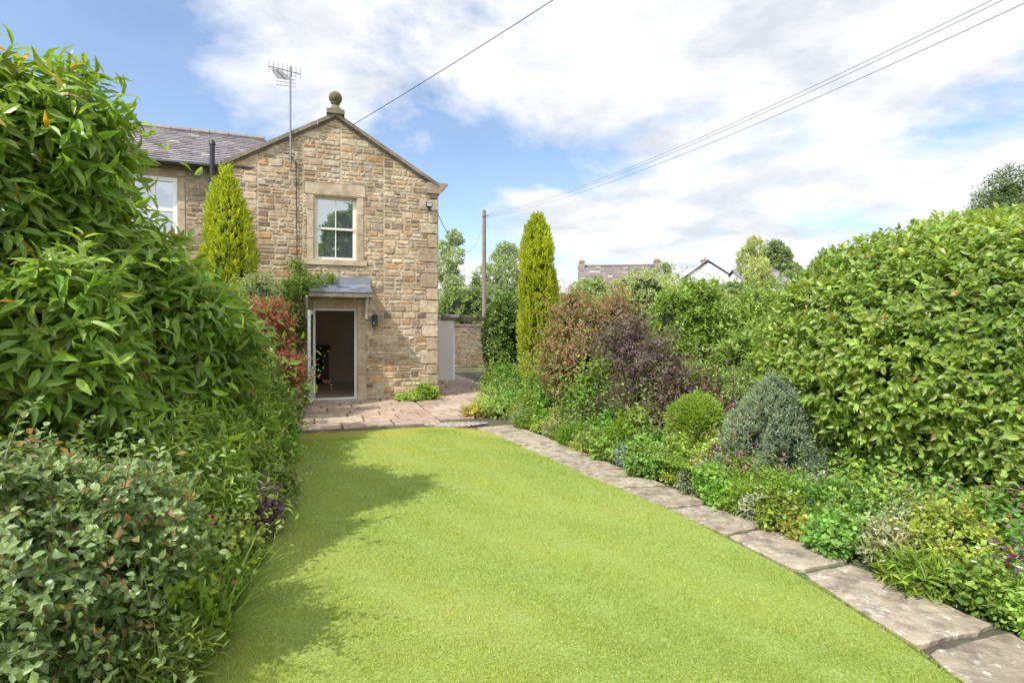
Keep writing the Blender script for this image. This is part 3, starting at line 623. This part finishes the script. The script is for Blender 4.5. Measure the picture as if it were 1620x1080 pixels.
conifer('golden_cypress','slender upright columnar golden cypress beside the patio',(.57,12.1,0),[(0.1,.22),(.7,.36),(1.5,.42),(2.5,.41),(3.4,.36),(3.9,.24),(4.2,.05)],5000,(.17,.24,.02),(.43,.475,.05),32,nsh=120)
conifer('dwarf_spruce','small dense blue grey conical spruce in the border',(2.70,5.5,0),[(0.0,.46),(.25,.50),(.6,.42),(.9,.25),(1.15,.05)],3800,(.10,.145,.095),(.31,.375,.28),33,L=.05,W=.013,lump=.42,cat='shrub',tw=.05,spread=.9,nsh=260,shl=.2)
# climber on wall
P=[];N=[]
r=np.random.default_rng(3)
def cl(x0,x1,z0,z1,n,dd=.15):
    x=r.uniform(x0,x1,n);zz=r.uniform(z0,z1,n);cx,cz=(x0+x1)/2,(z0+z1)/2
    m=((x-cx)/(x1-x0)*2)**2+((zz-cz)/(z1-z0)*2)**2<r.uniform(.5,1.15,n);x=x[m];zz=zz[m];y=-.05-r.random(len(x))*dd
    w=np.array([H2W(a,b) for a,b in zip(x,y)]);P.append(np.column_stack([w,zz]));N.append(np.tile([math.sin(ANG),-math.cos(ANG),.1],(len(x),1)))
cl(-1.3,-.55,1.2,2.45,420,.35);cl(-1.1,-.25,2.3,2.75,300,.4);cl(-.95,-.55,2.6,3.15,110);cl(-.8,.15,2.6,2.85,110,.3);cl(-1.5,-.9,1.6,2.6,260,.3)
P=np.concatenate(P);N=np.concatenate(N)
bx,by=H2W(-.9,-.1);e=empty('climbing_plant',(bx,by,0));tag(e,'green rose climber trained up the wall beside the canopy','climber')
build('foliage',foliage(P,N,6,.07,.035,(.065,.12,.03),(.20,.28,.07),seed=5,tw=.1)+shoots(P[P[:,0]<H2W(-.75,0)[0]],N[P[:,0]<H2W(-.75,0)[0]],50,.3,.06,.03,(.065,.12,.03),(.20,.28,.07),3),LEAFM,e,loc=(bx,by,0))
st=[]
for i in range(6):
    a=H2W(-.95+.03*i,-.12);b_=H2W(-1.15+.1*i,-.06);c_=H2W(-1.3+.13*i,-.08);st.append(tube([(*a,0),(*b_,1.3),(*c_,2.3+.12*i)],[.018,.014,.006],6))
build('stem',st,BARK,e,loc=(bx,by,0))
# ------------------------------------------------------------------ RIGHT planting
shrub('laurel_hedge','huge rounded dense green leafy hedge','hedge',
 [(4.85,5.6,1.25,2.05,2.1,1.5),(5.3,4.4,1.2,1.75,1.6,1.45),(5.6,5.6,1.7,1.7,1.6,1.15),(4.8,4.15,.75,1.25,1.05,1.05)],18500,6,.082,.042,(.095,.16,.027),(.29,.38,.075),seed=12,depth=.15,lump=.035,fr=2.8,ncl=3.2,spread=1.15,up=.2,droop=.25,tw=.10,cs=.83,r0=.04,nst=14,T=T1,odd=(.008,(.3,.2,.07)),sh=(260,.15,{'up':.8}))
shrub('cherry_laurel','bright green leafy shrub in the border','shrub',
 [(3.15,9.0,1.3,1.0,.9,1.1),(4.2,9.2,1.25,1.0,.9,1.15),(3.6,7.8,1.0,.7,.65,.85),(2.65,8.7,1.15,.55,.5,1.0)],5200,6,.10,.036,(.08,.145,.028),(.24,.34,.065),seed=13,lump=.15,depth=.35,clus=3,sh=(280,.5))
shrub('elder_shrub','dark purple leaved elder with feathery foliage','shrub',
 [(1.65,7.7,1.4,.42,.4,.36),(1.95,7.45,1.05,.36,.35,.36)],560,6,.085,.018,(.075,.055,.065),(.21,.15,.165),mt=LEAFM,seed=14,depth=.75,lump=.25,cs=.0,droop=.3,clus=5,odd=(.15,(.15,.19,.09)),sh=(190,.55,{'bend':.5,'steps':10}),nst=26,r0=.014)
shrub('berberis_shrub','arching bronze red barberry bush with green tints','shrub',
 [(1.0,9.0,1.65,.5,.5,.65),(.75,8.6,1.0,.42,.45,.55),(1.7,9.4,1.75,.45,.5,.55),(1.2,8.9,1.0,.6,.5,.6)],2400,6,.055,.024,(.16,.085,.06),(.34,.19,.14),mt=LEAFM,seed=15,depth=.6,lump=.2,odd=(.40,(.19,.26,.08)),corecol=(.05,.05,.025),clus=4,cs=.45,sh=(380,.6,{'bend':.8,'steps':12}))
shrub('yellow_green_shrub','pale olive green shrub with cream flower heads','shrub',
 [(2.3,9.9,1.75,.85,.6,.9),(3.3,10.2,1.7,.8,.6,.9)],2600,6,.06,.025,(.17,.22,.085),(.38,.43,.21),mt=LEAFM,seed=16,depth=.4,clus=5,sh=(180,.45))
shrub('ivy_hedge','dark green leafy hedge beside the timber pergola','hedge',
 [(-.3,14.5,1.25,.5,.8,1.25),(.6,14.8,1.4,.7,1.0,1.3),(1.8,13.5,1.3,1.0,.9,1.3)],4200,5,.09,.05,(.055,.105,.025),(.18,.27,.06),seed=17,lump=.2,clus=3,sh=(170,.5))
shrub('boundary_hedge','mixed green boundary hedge','hedge',
 [(3.5,12.5,1.3,1.6,1.0,1.5),(6,11.8,1.2,2,1.0,1.4),(8.5,10.5,1.1,2,1.2,1.4)],3800,5,.1,.045,(.075,.13,.03),(.23,.32,.065),seed=18,sh=(160,.5))
shrub('hebe_shrub','leafy light green shrub between hedge and border','shrub',
 [(3.0,7.0,.65,.45,.5,.6),(2.75,8.1,.6,.5,.6,.6)],1900,6,.06,.022,(.10,.17,.04),(.28,.37,.11),seed=19,clus=4,sh=(100,.35))
shrub('dwarf_pine','small round bright green clipped dwarf pine','shrub',
 [(2.2,6.45,.5,.28,.28,.30)],1500,7,.085,.006,(.12,.20,.035),(.32,.42,.09),mt=LEAFM,seed=20,lump=.14,fr=8,depth=.4,spread=.7,up=.5,cs=.62,r0=.02,nst=3,sh=(110,.14))
# border perennials
KINDS={
 'g':('leafy_perennial','green leafy perennial clump in the border',.065,.04,(.075,.145,.028),(.24,.35,.07),5),
 'y':('lady_mantle','yellow green frothy low perennial at the path edge',.038,.032,(.15,.21,.04),(.38,.44,.11),5),
 'p':('purple_perennial','dark purple leaved perennial among green plants',.06,.034,(.08,.055,.06),(.22,.14,.145),5),
 'w':('silver_perennial','grey green soft perennial clump',.045,.016,(.13,.17,.10),(.33,.38,.26),6),
 'n':('narrow_leaf_perennial','upright perennial with narrow green leaves',.10,.014,(.085,.155,.028),(.26,.37,.075),6),
 'h':('tall_perennial','tall upright green perennial stems in the border',.09,.035,(.075,.145,.028),(.23,.33,.07),5)}
r_np=np.random.default_rng(99)
def mound(x,y,rx,h,kd,seed,flower=None,n=None):
    nmn,lb,L,W,c1,c2,k=KINDS[kd];rq=random.Random(seed);ls=rq.uniform(.75,1.35);L*=ls;W*=ls
    tn=[rq.uniform(.8,1.15),rq.uniform(.85,1.1),rq.uniform(.7,1.3)];c1=[a*b for a,b in zip(c1,tn)];c2=[a*b for a,b in zip(c2,tn)]
    blobs=cluster([(x,y,h*.35,rx,rx*.9,h*.6)],4,seed,.7,.3,.6)
    n=n or int((120+430*rx)/ls)
    P,N=sample_blobs(blobs,n,.7,.3,seed,fr=7)
    T=T1 if y<5 else T0
    ps=foliage(P,N,k,L,W,c1,c2,seed=seed,up=.5,tw=.08,T=T)+[core(blobs[0],.45,seed,(.03,.04,.02),.2,7)]
    ps+=shoots(P,N,int(12+60*rx),h*.8+.1,L*.8,W*.8,c1,c2,seed,T,8,1.2 if kd!='h' else 2.2,.3 if kd!='h' else .1)
    if flower:
        m=flower[2];a=r_np.uniform(0,6.28,m);q=rx*np.sqrt(r_np.random(m))*.9;fp=np.stack([x+q*np.cos(a),y+q*np.sin(a),h*(.9+.5*r_np.random(m))],1)
        ps.append(strips(fp-np.array([0,0,.15]),np.tile([0.02,0,1.],(m,1)),np.full(m,.15),np.full(m,.005),np.zeros(m),np.tile([.1,.15,.04],(m,1)),2))
        for j in range(5):
            an=j*1.2566;D=np.tile([math.cos(an),math.sin(an),.35],(m,1));ps.append(leaves(fp,D,np.tile([0,0,1.],(m,1)),np.full(m,flower[3]),np.full(m,flower[3]*.8),np.array(flower[1])*r_np.uniform(.7,1.2,(m,1))))
    o=build(nmn,ps,LEAFM,loc=(x,y,0));tag(o,lb+(' with '+flower[0]+' flowers' if flower else ''),'plant','border perennials')
PK=('pink',(.65,.12,.3));RD=('deep red',(.4,.015,.03));WT=('white',(.8,.8,.78));BL=('blue violet',(.24,.2,.6));YL=('yellow',(.65,.55,.06))
mm=[
 (3.05,3.15,.34,.26,'g',RD,8),(3.5,3.3,.36,.34,'g',PK,8),(3.1,3.75,.30,.28,'y',None,0),(3.35,3.9,.3,.4,'h',('mauve',(.4,.15,.35)),24),(2.95,4.3,.3,.3,'g',PK,7),(3.4,4.5,.3,.4,'g',RD,6),
 (2.65,4.6,.26,.25,'g',None,0),(2.72,4.95,.28,.24,'w',None,0),(3.2,4.9,.3,.4,'g',None,0),(2.3,5.25,.26,.3,'n',None,0),(2.15,5.75,.26,.34,'y',None,0),(3.1,2.6,.32,.24,'g',None,0),(3.6,2.7,.4,.36,'y',None,0),
 (2.0,6.1,.3,.4,'g',None,0),(1.75,6.55,.32,.4,'g',PK,6),(2.65,6.6,.38,.75,'p',PK,10),(1.55,7.0,.34,.5,'n',None,0),(2.1,7.1,.4,.95,'p',None,0),(2.5,7.1,.42,1.0,'p',PK,8),(3.0,6.5,.3,.85,'h',None,0),
 (1.3,7.5,.36,.55,'g',None,0),(1.05,7.95,.36,.5,'g',WT,12),(.85,8.4,.34,.4,'y',None,0),(1.35,7.7,.36,.75,'p',('pink',(.5,.2,.25)),22),(1.0,8.6,.42,.7,'g',None,0),(.62,8.9,.34,.4,'g',None,0),(.45,9.4,.36,.5,'n',None,0),(2.4,7.8,.35,1.1,'h',None,0),(1.15,8.2,.3,1.0,'h',WT,14),(1.7,6.9,.3,.7,'h',None,0),(.75,9.2,.3,.9,'h',None,0),
 (.15,9.6,.3,.34,'y',None,0),(-.25,9.95,.34,.34,'y',None,0),(-.55,10.3,.3,.34,'y',None,0),(.1,10.2,.38,.5,'g',None,0),(.55,10.2,.4,.75,'h',None,0),(-.1,10.9,.4,.55,'g',None,0),(.5,11.2,.4,.6,'w',None,0),(1.0,10.0,.4,.9,'h',None,0),(1.5,10.6,.4,.9,'g',None,0),(-.15,11.7,.3,.4,'n',None,0),(-.1,12.6,.45,.9,'h',None,0),(-.3,13.4,.4,.8,'g',None,0),
 (-.7,10.0,.2,.22,'y',YL,6),
 (-2.3,12.15,.3,.15,'y',None,0),(-1.95,12.35,.22,.35,'g',('mauve',(.35,.13,.4)),14),
 (-2.75,5.75,.3,.6,'p',None,0),(-2.85,6.5,.32,.55,'g',('blue',(.25,.25,.65)),10),(-3.1,7.1,.3,.6,'p',None,0),(-3.45,7.75,.32,.55,'n',WT,10),(-3.75,8.3,.32,.7,'g',WT,14),(-4.0,8.9,.35,.9,'p',BL,16),(-4.15,9.7,.35,.9,'h',None,0),(-4.3,10.5,.35,.9,'h',None,0),(-2.25,4.9,.28,.4,'g',None,0),(-2.1,4.2,.22,.45,'p',None,0),(-1.9,3.5,.24,.4,'g',None,0),(-1.85,3.05,.25,.4,'g',PK,6),(-1.7,2.7,.2,.3,'g',None,0),(-1.6,2.35,.2,.24,'n',None,0),(-2.5,5.4,.25,.5,'n',None,0),(-2.3,4.55,.25,.55,'g',PK,6),
]
rm=random.Random(77)
for i in range(len(PR)-1):   # low plants spilling on to the slabs
    for f in (.15,.5,.85):
        x=PR[i][0]+(PR[i+1][0]-PR[i][0])*f;y=PR[i][1]+(PR[i+1][1]-PR[i][1])*f
        if y<2.2: continue
        mm.append((x+rm.uniform(.05,.2),y+rm.uniform(.02,.1),rm.uniform(.14,.24),rm.uniform(.12,.3),rm.choice('gygnygw'),rm.choice([None,None,None,PK,WT]),rm.randint(3,6)))
        if y<6: mm.append((x+rm.uniform(.4,.6),y+rm.uniform(.1,.3),rm.uniform(.18,.28),rm.uniform(.18,.42),rm.choice('ggywnp'),None,0))
for i,(x,y,rx,h,kd,fl,m) in enumerate(mm):
    mound(x,y,rx*1.1,h*1.05,kd,100+i,(fl[0],fl[1],m,.02) if fl else None)
def strap(name,label,x,y,n,L,W,c1,c2,seed,rad=.12,bend=.45):
    r=np.random.default_rng(seed);a=r.uniform(0,6.28,n);q=rad*r.random(n);P=np.stack([x+q*np.cos(a),y+q*np.sin(a),0*a],1)
    D=np.stack([np.cos(a)*r.uniform(.2,.9,n),np.sin(a)*r.uniform(.2,.9,n),np.ones(n)],1);t=r.random((n,1))
    o=build(name,[strips(P,D,L*r.uniform(.6,1.1,n),W*r.uniform(.7,1.2,n),bend*r.uniform(.4,1.3,n),np.array(c1)*(1-t)+np.array(c2)*t,6)],LEAFM,loc=(x,y,0));tag(o,label,'plant','strap leaved border plants')
for i,(x,y,n_,L_) in enumerate([(-1.7,3.15,70,.6),(-1.55,2.75,60,.55),(-1.75,2.45,50,.5),(-1.95,3.7,60,.6),(-2.35,5.2,60,.6),(-2.0,4.4,50,.5),(1.93,5.95,80,.6),(2.2,5.1,80,.6),(1.5,6.5,50,.5),(-3.2,7.6,50,.7),(.75,8.6,50,.5),(3.2,4.2,40,.4),(2.02,5.5,80,.6)]):
    strap('iris_plant','clump of arching strap shaped green leaves',x,y,n_,L_,.018,(.12,.22,.04),(.35,.47,.11),300+i)
def fern(x,y,L,seed,nf=12):
    r=np.random.default_rng(seed);Ps=[];Ds=[];Ls=[];st=[]
    for i in range(nf):
        a=2*math.pi*i/nf+r.normal(0,.2);l=L*r.uniform(.8,1.1);d=np.array([math.cos(a),math.sin(a),0]);s=np.array([-d[1],d[0],0]);pts=[]
        for j in range(22):
            t=j/21;p=np.array([x,y,0])+d*l*(.15*t+.75*t*t)+np.array([0,0,l*(1.15*t-.62*t*t)]);pts.append(p)
            if j>2:
                for sg in (-1,1): Ps.append(p);Ds.append(s*sg+d*.35-np.array([0,0,.15]));Ls.append(l*.24*math.sin(math.pi*min(1,(t*.85+.12)))+.01)
        st.append(tube(pts[::3],.004,4,(.1,.14,.03)))
    Ps=np.array(Ps);n=len(Ps);o=build('fern',st+[leaves(Ps,np.array(Ds),np.tile([0,0,1.],(n,1)),np.array(Ls),np.full(n,.02),np.array([.25,.39,.065])*r.uniform(.7,1.3,(n,1)))],LEAFM,loc=(x,y,0));tag(o,'bright green fern with arching fronds by the path','plant','ferns')
fern(1.98,5.35,.65,1);fern(1.78,5.8,.55,2);fern(2.6,4.8,.4,3)
# ------------------------------------------------------------------ background
def btree(name,label,x,y,top,r,c1,c2,seed,n=2400,L=.3,W=.14,cs=.0,shn=60):
    rd=random.Random(seed);bl=[];h=top;b0=h*.3
    for i in range(9):
        f=i/8;z=b0+(h-b0-r*.3)*f;q=r*(1-.55*f)*.7
        a=rd.uniform(0,6.28);bl.append((x+math.cos(a)*q*.75,y+math.sin(a)*q*.75,z,r*(.6-.22*f),r*(.6-.22*f),r*(.5-.12*f)))
    return shrub(name,label,'tree',bl,n,5,L,W,c1,c2,mt=LEAFM,r0=r*.05+.03,nst=12,trunk=h*.4,seed=seed,cs=cs,depth=.5,lump=.25,fr=2.5/r+.5,tw=L*.9,corecol=(.04,.06,.025),sh=(shn,r*.3))
btree('birch_tree','slim pale silvery green birch tree',-4.2,36,8.2,1.5,(.18,.24,.14),(.37,.43,.28),51,2000,.18,.09)
btree('birch_tree','broad airy green birch tree beside the pole',-1.0,38,7.6,2.3,(.14,.20,.10),(.31,.38,.21),52,2600,.2,.1)
btree('ash_tree','rounded green ash tree',1.5,42,6.8,2.6,(.11,.17,.07),(.26,.34,.15),53,2000,.25,.12,cs=.5)
btree('ash_tree','dark green ash tree behind the hedge',-7.5,40,6.5,2.6,(.11,.17,.07),(.26,.34,.15),54,1400,.25,.12,cs=.5)
btree('willow_tree','yellow green willow tree near the far houses',18,40,8.3,1.7,(.24,.29,.12),(.43,.47,.23),55,2200,.22,.08)
btree('oak_tree','rounded dark green oak tree beyond the roofs',30,60,11.0,3.0,(.10,.145,.07),(.22,.29,.13),56,2400,.4,.2,cs=.6)
btree('oak_tree','small dark green oak tree beyond the roofs',36,62,10.5,2.2,(.10,.145,.07),(.22,.29,.13),57,1400,.4,.2,cs=.6)
btree('oak_tree','leafy green tree behind the brown roofed house',14.8,55,8.0,2.4,(.12,.17,.09),(.26,.33,.15),58,1600,.35,.18,cs=.5)
btree('pine_tree','dark spreading pine tree rising above the hedge',26.8,30,10.0,2.9,(.055,.09,.04),(.17,.23,.105),59,2600,.32,.06,cs=.4,shn=260)
btree('beech_tree','leafy green tree in the neighbouring garden',22,36,6.2,2.2,(.11,.16,.07),(.25,.32,.13),60,1600,.3,.15,cs=.5)
btree('beech_tree','leafy green tree in the neighbouring garden',12.4,31,4.3,1.8,(.11,.16,.07),(.25,.32,.13),64,1400,.25,.12,cs=.5)
btree('beech_tree','leafy green tree in the neighbouring garden',4.4,30,4.3,1.6,(.13,.18,.07),(.27,.35,.13),65,1200,.25,.12,cs=.5)
btree('beech_tree','leafy green tree behind the garden',2,-22,12.5,4.2,(.07,.12,.04),(.18,.25,.08),61,1700,.45,.22,cs=.5)
btree('beech_tree','leafy green tree behind the garden',9.5,-18,11.5,3.6,(.07,.12,.04),(.18,.25,.08),62,1700,.45,.22,cs=.5)
shrub('field_hedge','long far hedge between the gardens','hedge',[(x,33+rng.uniform(-1,1),1.4,3.2,1.2,rng.uniform(2.2,3.0)) for x in range(-22,45,4)],8500,5,.25,.12,(.10,.15,.05),(.24,.32,.11),seed=63,cs=.8,mt=LEAFM)
def house(name,label,x,y,w,d,ze,zr,rz,wallc,roofc,chim,seed):
    e=empty(name,(x,y,0),rz);tag(e,label,'house')
    build('wall',[box(-w/2,w/2,0,d,0,ze,wallc),xform(prism([(0,ze),(d,ze),(d/2,zr-.05)],-w/2,w/2,wallc),(0,0,0),(0,1,0),(1,0,0))],PLAIN,e)
    l=math.hypot(d/2+.3,(zr-ze)*(d/2+.3)/(d/2));s=(zr-ze)/(d/2);c=1/math.hypot(1,s)
    rf=slates((-w/2-.2,-.3,ze-.3*s+.1),(1,0,0),(0,c,s*c),(0,-s*c,c),w+.4,l,w=.45,ex=.3,seed=seed,base=roofc)+slates((-w/2-.2,d+.3,ze-.3*s+.1),(1,0,0),(0,-c,s*c),(0,s*c,c),w+.4,l,w=.45,ex=.3,seed=seed+1,base=roofc)
    rf.append(tube([(-w/2-.2,d/2,zr+.12),(w/2+.2,d/2,zr+.12)],.12,6,roofc))
    build('roof',rf,SLATE,e)
    for cx in chim:
        build('chimney',[box(cx-.24,cx+.24,d/2-.4,d/2+.4,zr-.6,zr+.42,(.30,.25,.2)),box(cx-.28,cx+.28,d/2-.45,d/2+.45,zr+.42,zr+.49,(.26,.2,.15)),lathe([(.1,zr+.49),(.08,zr+.72)],cx-.1,d/2,10,(.36,.22,.15)),lathe([(.1,zr+.49),(.08,zr+.68)],cx+.12,d/2,10,(.36,.22,.15))],PLAIN,e)
    ww=empty('window',(0,0,0));ww.parent=e
    build('frame',[box(-w*.3,-w*.3+1.2,-.06,-.01,ze-1.6,ze-.5,(.8,.8,.78))],PLAIN,ww);build('pane',[box(-w*.3+.08,-w*.3+1.12,-.08,-.061,ze-1.52,ze-.58)],GLASS,ww)
    return e
house('distant_house','stone house with brown tiled roof and two chimneys',9.2,45,6.9,6,5.3,7.15,-.12,(.36,.3,.22),(.18,.155,.14),(-3.3,3.3),71)
house('distant_house','white rendered house with grey roof and chimney',23.0,58,4.0,4,7.3,8.7,1.35,(.85,.85,.83),(.2,.2,.21),(0.6,),73)
house('distant_house','white gabled cottage with slate roof',27.0,56,5.0,6,6.3,7.9,.1,(.85,.85,.83),(.22,.22,.24),(),75)
house('distant_house','low stone house behind the birch trees',-3.5,48,6,6,3.6,5.2,.1,(.6,.58,.54),(.2,.19,.19),(),77)
# ------------------------------------------------------------------ camera, light, sky
cam=bpy.data.cameras.new('camera');co=bpy.data.objects.new('camera',cam);COL.objects.link(co)
co.location=(0,0,1.63);co.rotation_euler=(math.radians(90),0,0);cam.lens=18.9;cam.sensor_width=36;cam.shift_y=-.0123;cam.clip_end=3000;cam.clip_start=.05
scene.camera=co
sv=Vector((-.60,-.68,1.06)).normalized()
sun=bpy.data.lights.new('sun','SUN');so=bpy.data.objects.new('sun',sun);COL.objects.link(so)
sun.energy=5.0;sun.angle=math.radians(.53);sun.color=(1,.955,.88);so.rotation_euler=sv.to_track_quat('Z','Y').to_euler()
w=bpy.data.worlds.new('World');scene.world=w;w.use_nodes=True;nt=w.node_tree;N=nt.nodes;K=nt.links
for n_ in list(N):N.remove(n_)
out=N.new('ShaderNodeOutputWorld');bg=N.new('ShaderNodeBackground');bg2=N.new('ShaderNodeBackground');mx=N.new('ShaderNodeMixShader')
sky=N.new('ShaderNodeTexSky');sky.sky_type='NISHITA';sky.sun_disc=False;sky.sun_elevation=math.asin(sv.z);sky.sun_rotation=math.atan2(sv.x,sv.y)%(2*math.pi);sky.air_density=1.0;sky.dust_density=.5;sky.ozone_density=1.6
hs=N.new('ShaderNodeHueSaturation');hs.inputs['Saturation'].default_value=1.08;hs.inputs['Value'].default_value=1.5;K.new(sky.outputs[0],hs.inputs['Color'])
K.new(hs.outputs[0],bg.inputs[0]);bg.inputs[1].default_value=.15
tc=N.new('ShaderNodeTexCoord');sx=N.new('ShaderNodeSeparateXYZ');K.new(tc.outputs['Generated'],sx.inputs[0])
def M(op,a,b=None,c=None):
    m=N.new('ShaderNodeMath');m.operation=op
    for i,v in enumerate((a,b,c)):
        if v is None: continue
        if isinstance(v,(int,float)): m.inputs[i].default_value=v
        else: K.new(v,m.inputs[i])
    return m.outputs[0]
zz=M('ADD',M('MAXIMUM',sx.outputs[2],0),.16)
cb=N.new('ShaderNodeCombineXYZ');K.new(M('DIVIDE',sx.outputs[0],zz),cb.inputs[0]);K.new(M('DIVIDE',sx.outputs[1],zz),cb.inputs[1]);cb.inputs[2].default_value=3.7
def noise(sc,det,ro,vec,di=0):
    n=N.new('ShaderNodeTexNoise');n.inputs['Scale'].default_value=sc;n.inputs['Detail'].default_value=det;n.inputs['Roughness'].default_value=ro;n.inputs['Distortion'].default_value=di;K.new(vec,n.inputs['Vector']);return n.outputs[0]
n1=noise(1.15,10,.58,cb.outputs[0],.25)
v=M('SUBTRACT',M('ADD',n1,M('MULTIPLY',M('MINIMUM',sx.outputs[0],.12),.32)),M('MULTIPLY',M('MINIMUM',sx.outputs[1],0),.25))  # last term thickens unseen cloud behind the camera, added for fill light
cr=N.new('ShaderNodeValToRGB');cr.color_ramp.elements[0].position=.41;cr.color_ramp.elements[0].color=(0.12,)*3+(1,);cr.color_ramp.elements[1].position=.54;cr.color_ramp.elements[1].color=(.98,.98,.98,1);K.new(v,cr.inputs[0])
n2=noise(2.4,8,.6,cb.outputs[0],.1)
c2=N.new('ShaderNodeValToRGB');c2.color_ramp.elements[0].position=.37;c2.color_ramp.elements[0].color=(.70,.745,.80,1);c2.color_ramp.elements[1].position=.53;c2.color_ramp.elements[1].color=(.95,.965,.99,1);K.new(n2,c2.inputs[0])
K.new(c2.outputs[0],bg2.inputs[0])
# clouds on the sun's side brightened, added as fill for camera-facing surfaces
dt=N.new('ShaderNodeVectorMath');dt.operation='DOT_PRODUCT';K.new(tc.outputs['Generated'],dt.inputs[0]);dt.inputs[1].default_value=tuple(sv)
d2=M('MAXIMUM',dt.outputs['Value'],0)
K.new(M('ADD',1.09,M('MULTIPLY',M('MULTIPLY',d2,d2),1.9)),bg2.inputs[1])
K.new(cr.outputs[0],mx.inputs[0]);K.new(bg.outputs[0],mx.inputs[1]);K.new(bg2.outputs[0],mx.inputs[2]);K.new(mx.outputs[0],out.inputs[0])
scene.view_settings.view_transform='Standard';scene.view_settings.look='None';scene.view_settings.exposure=0
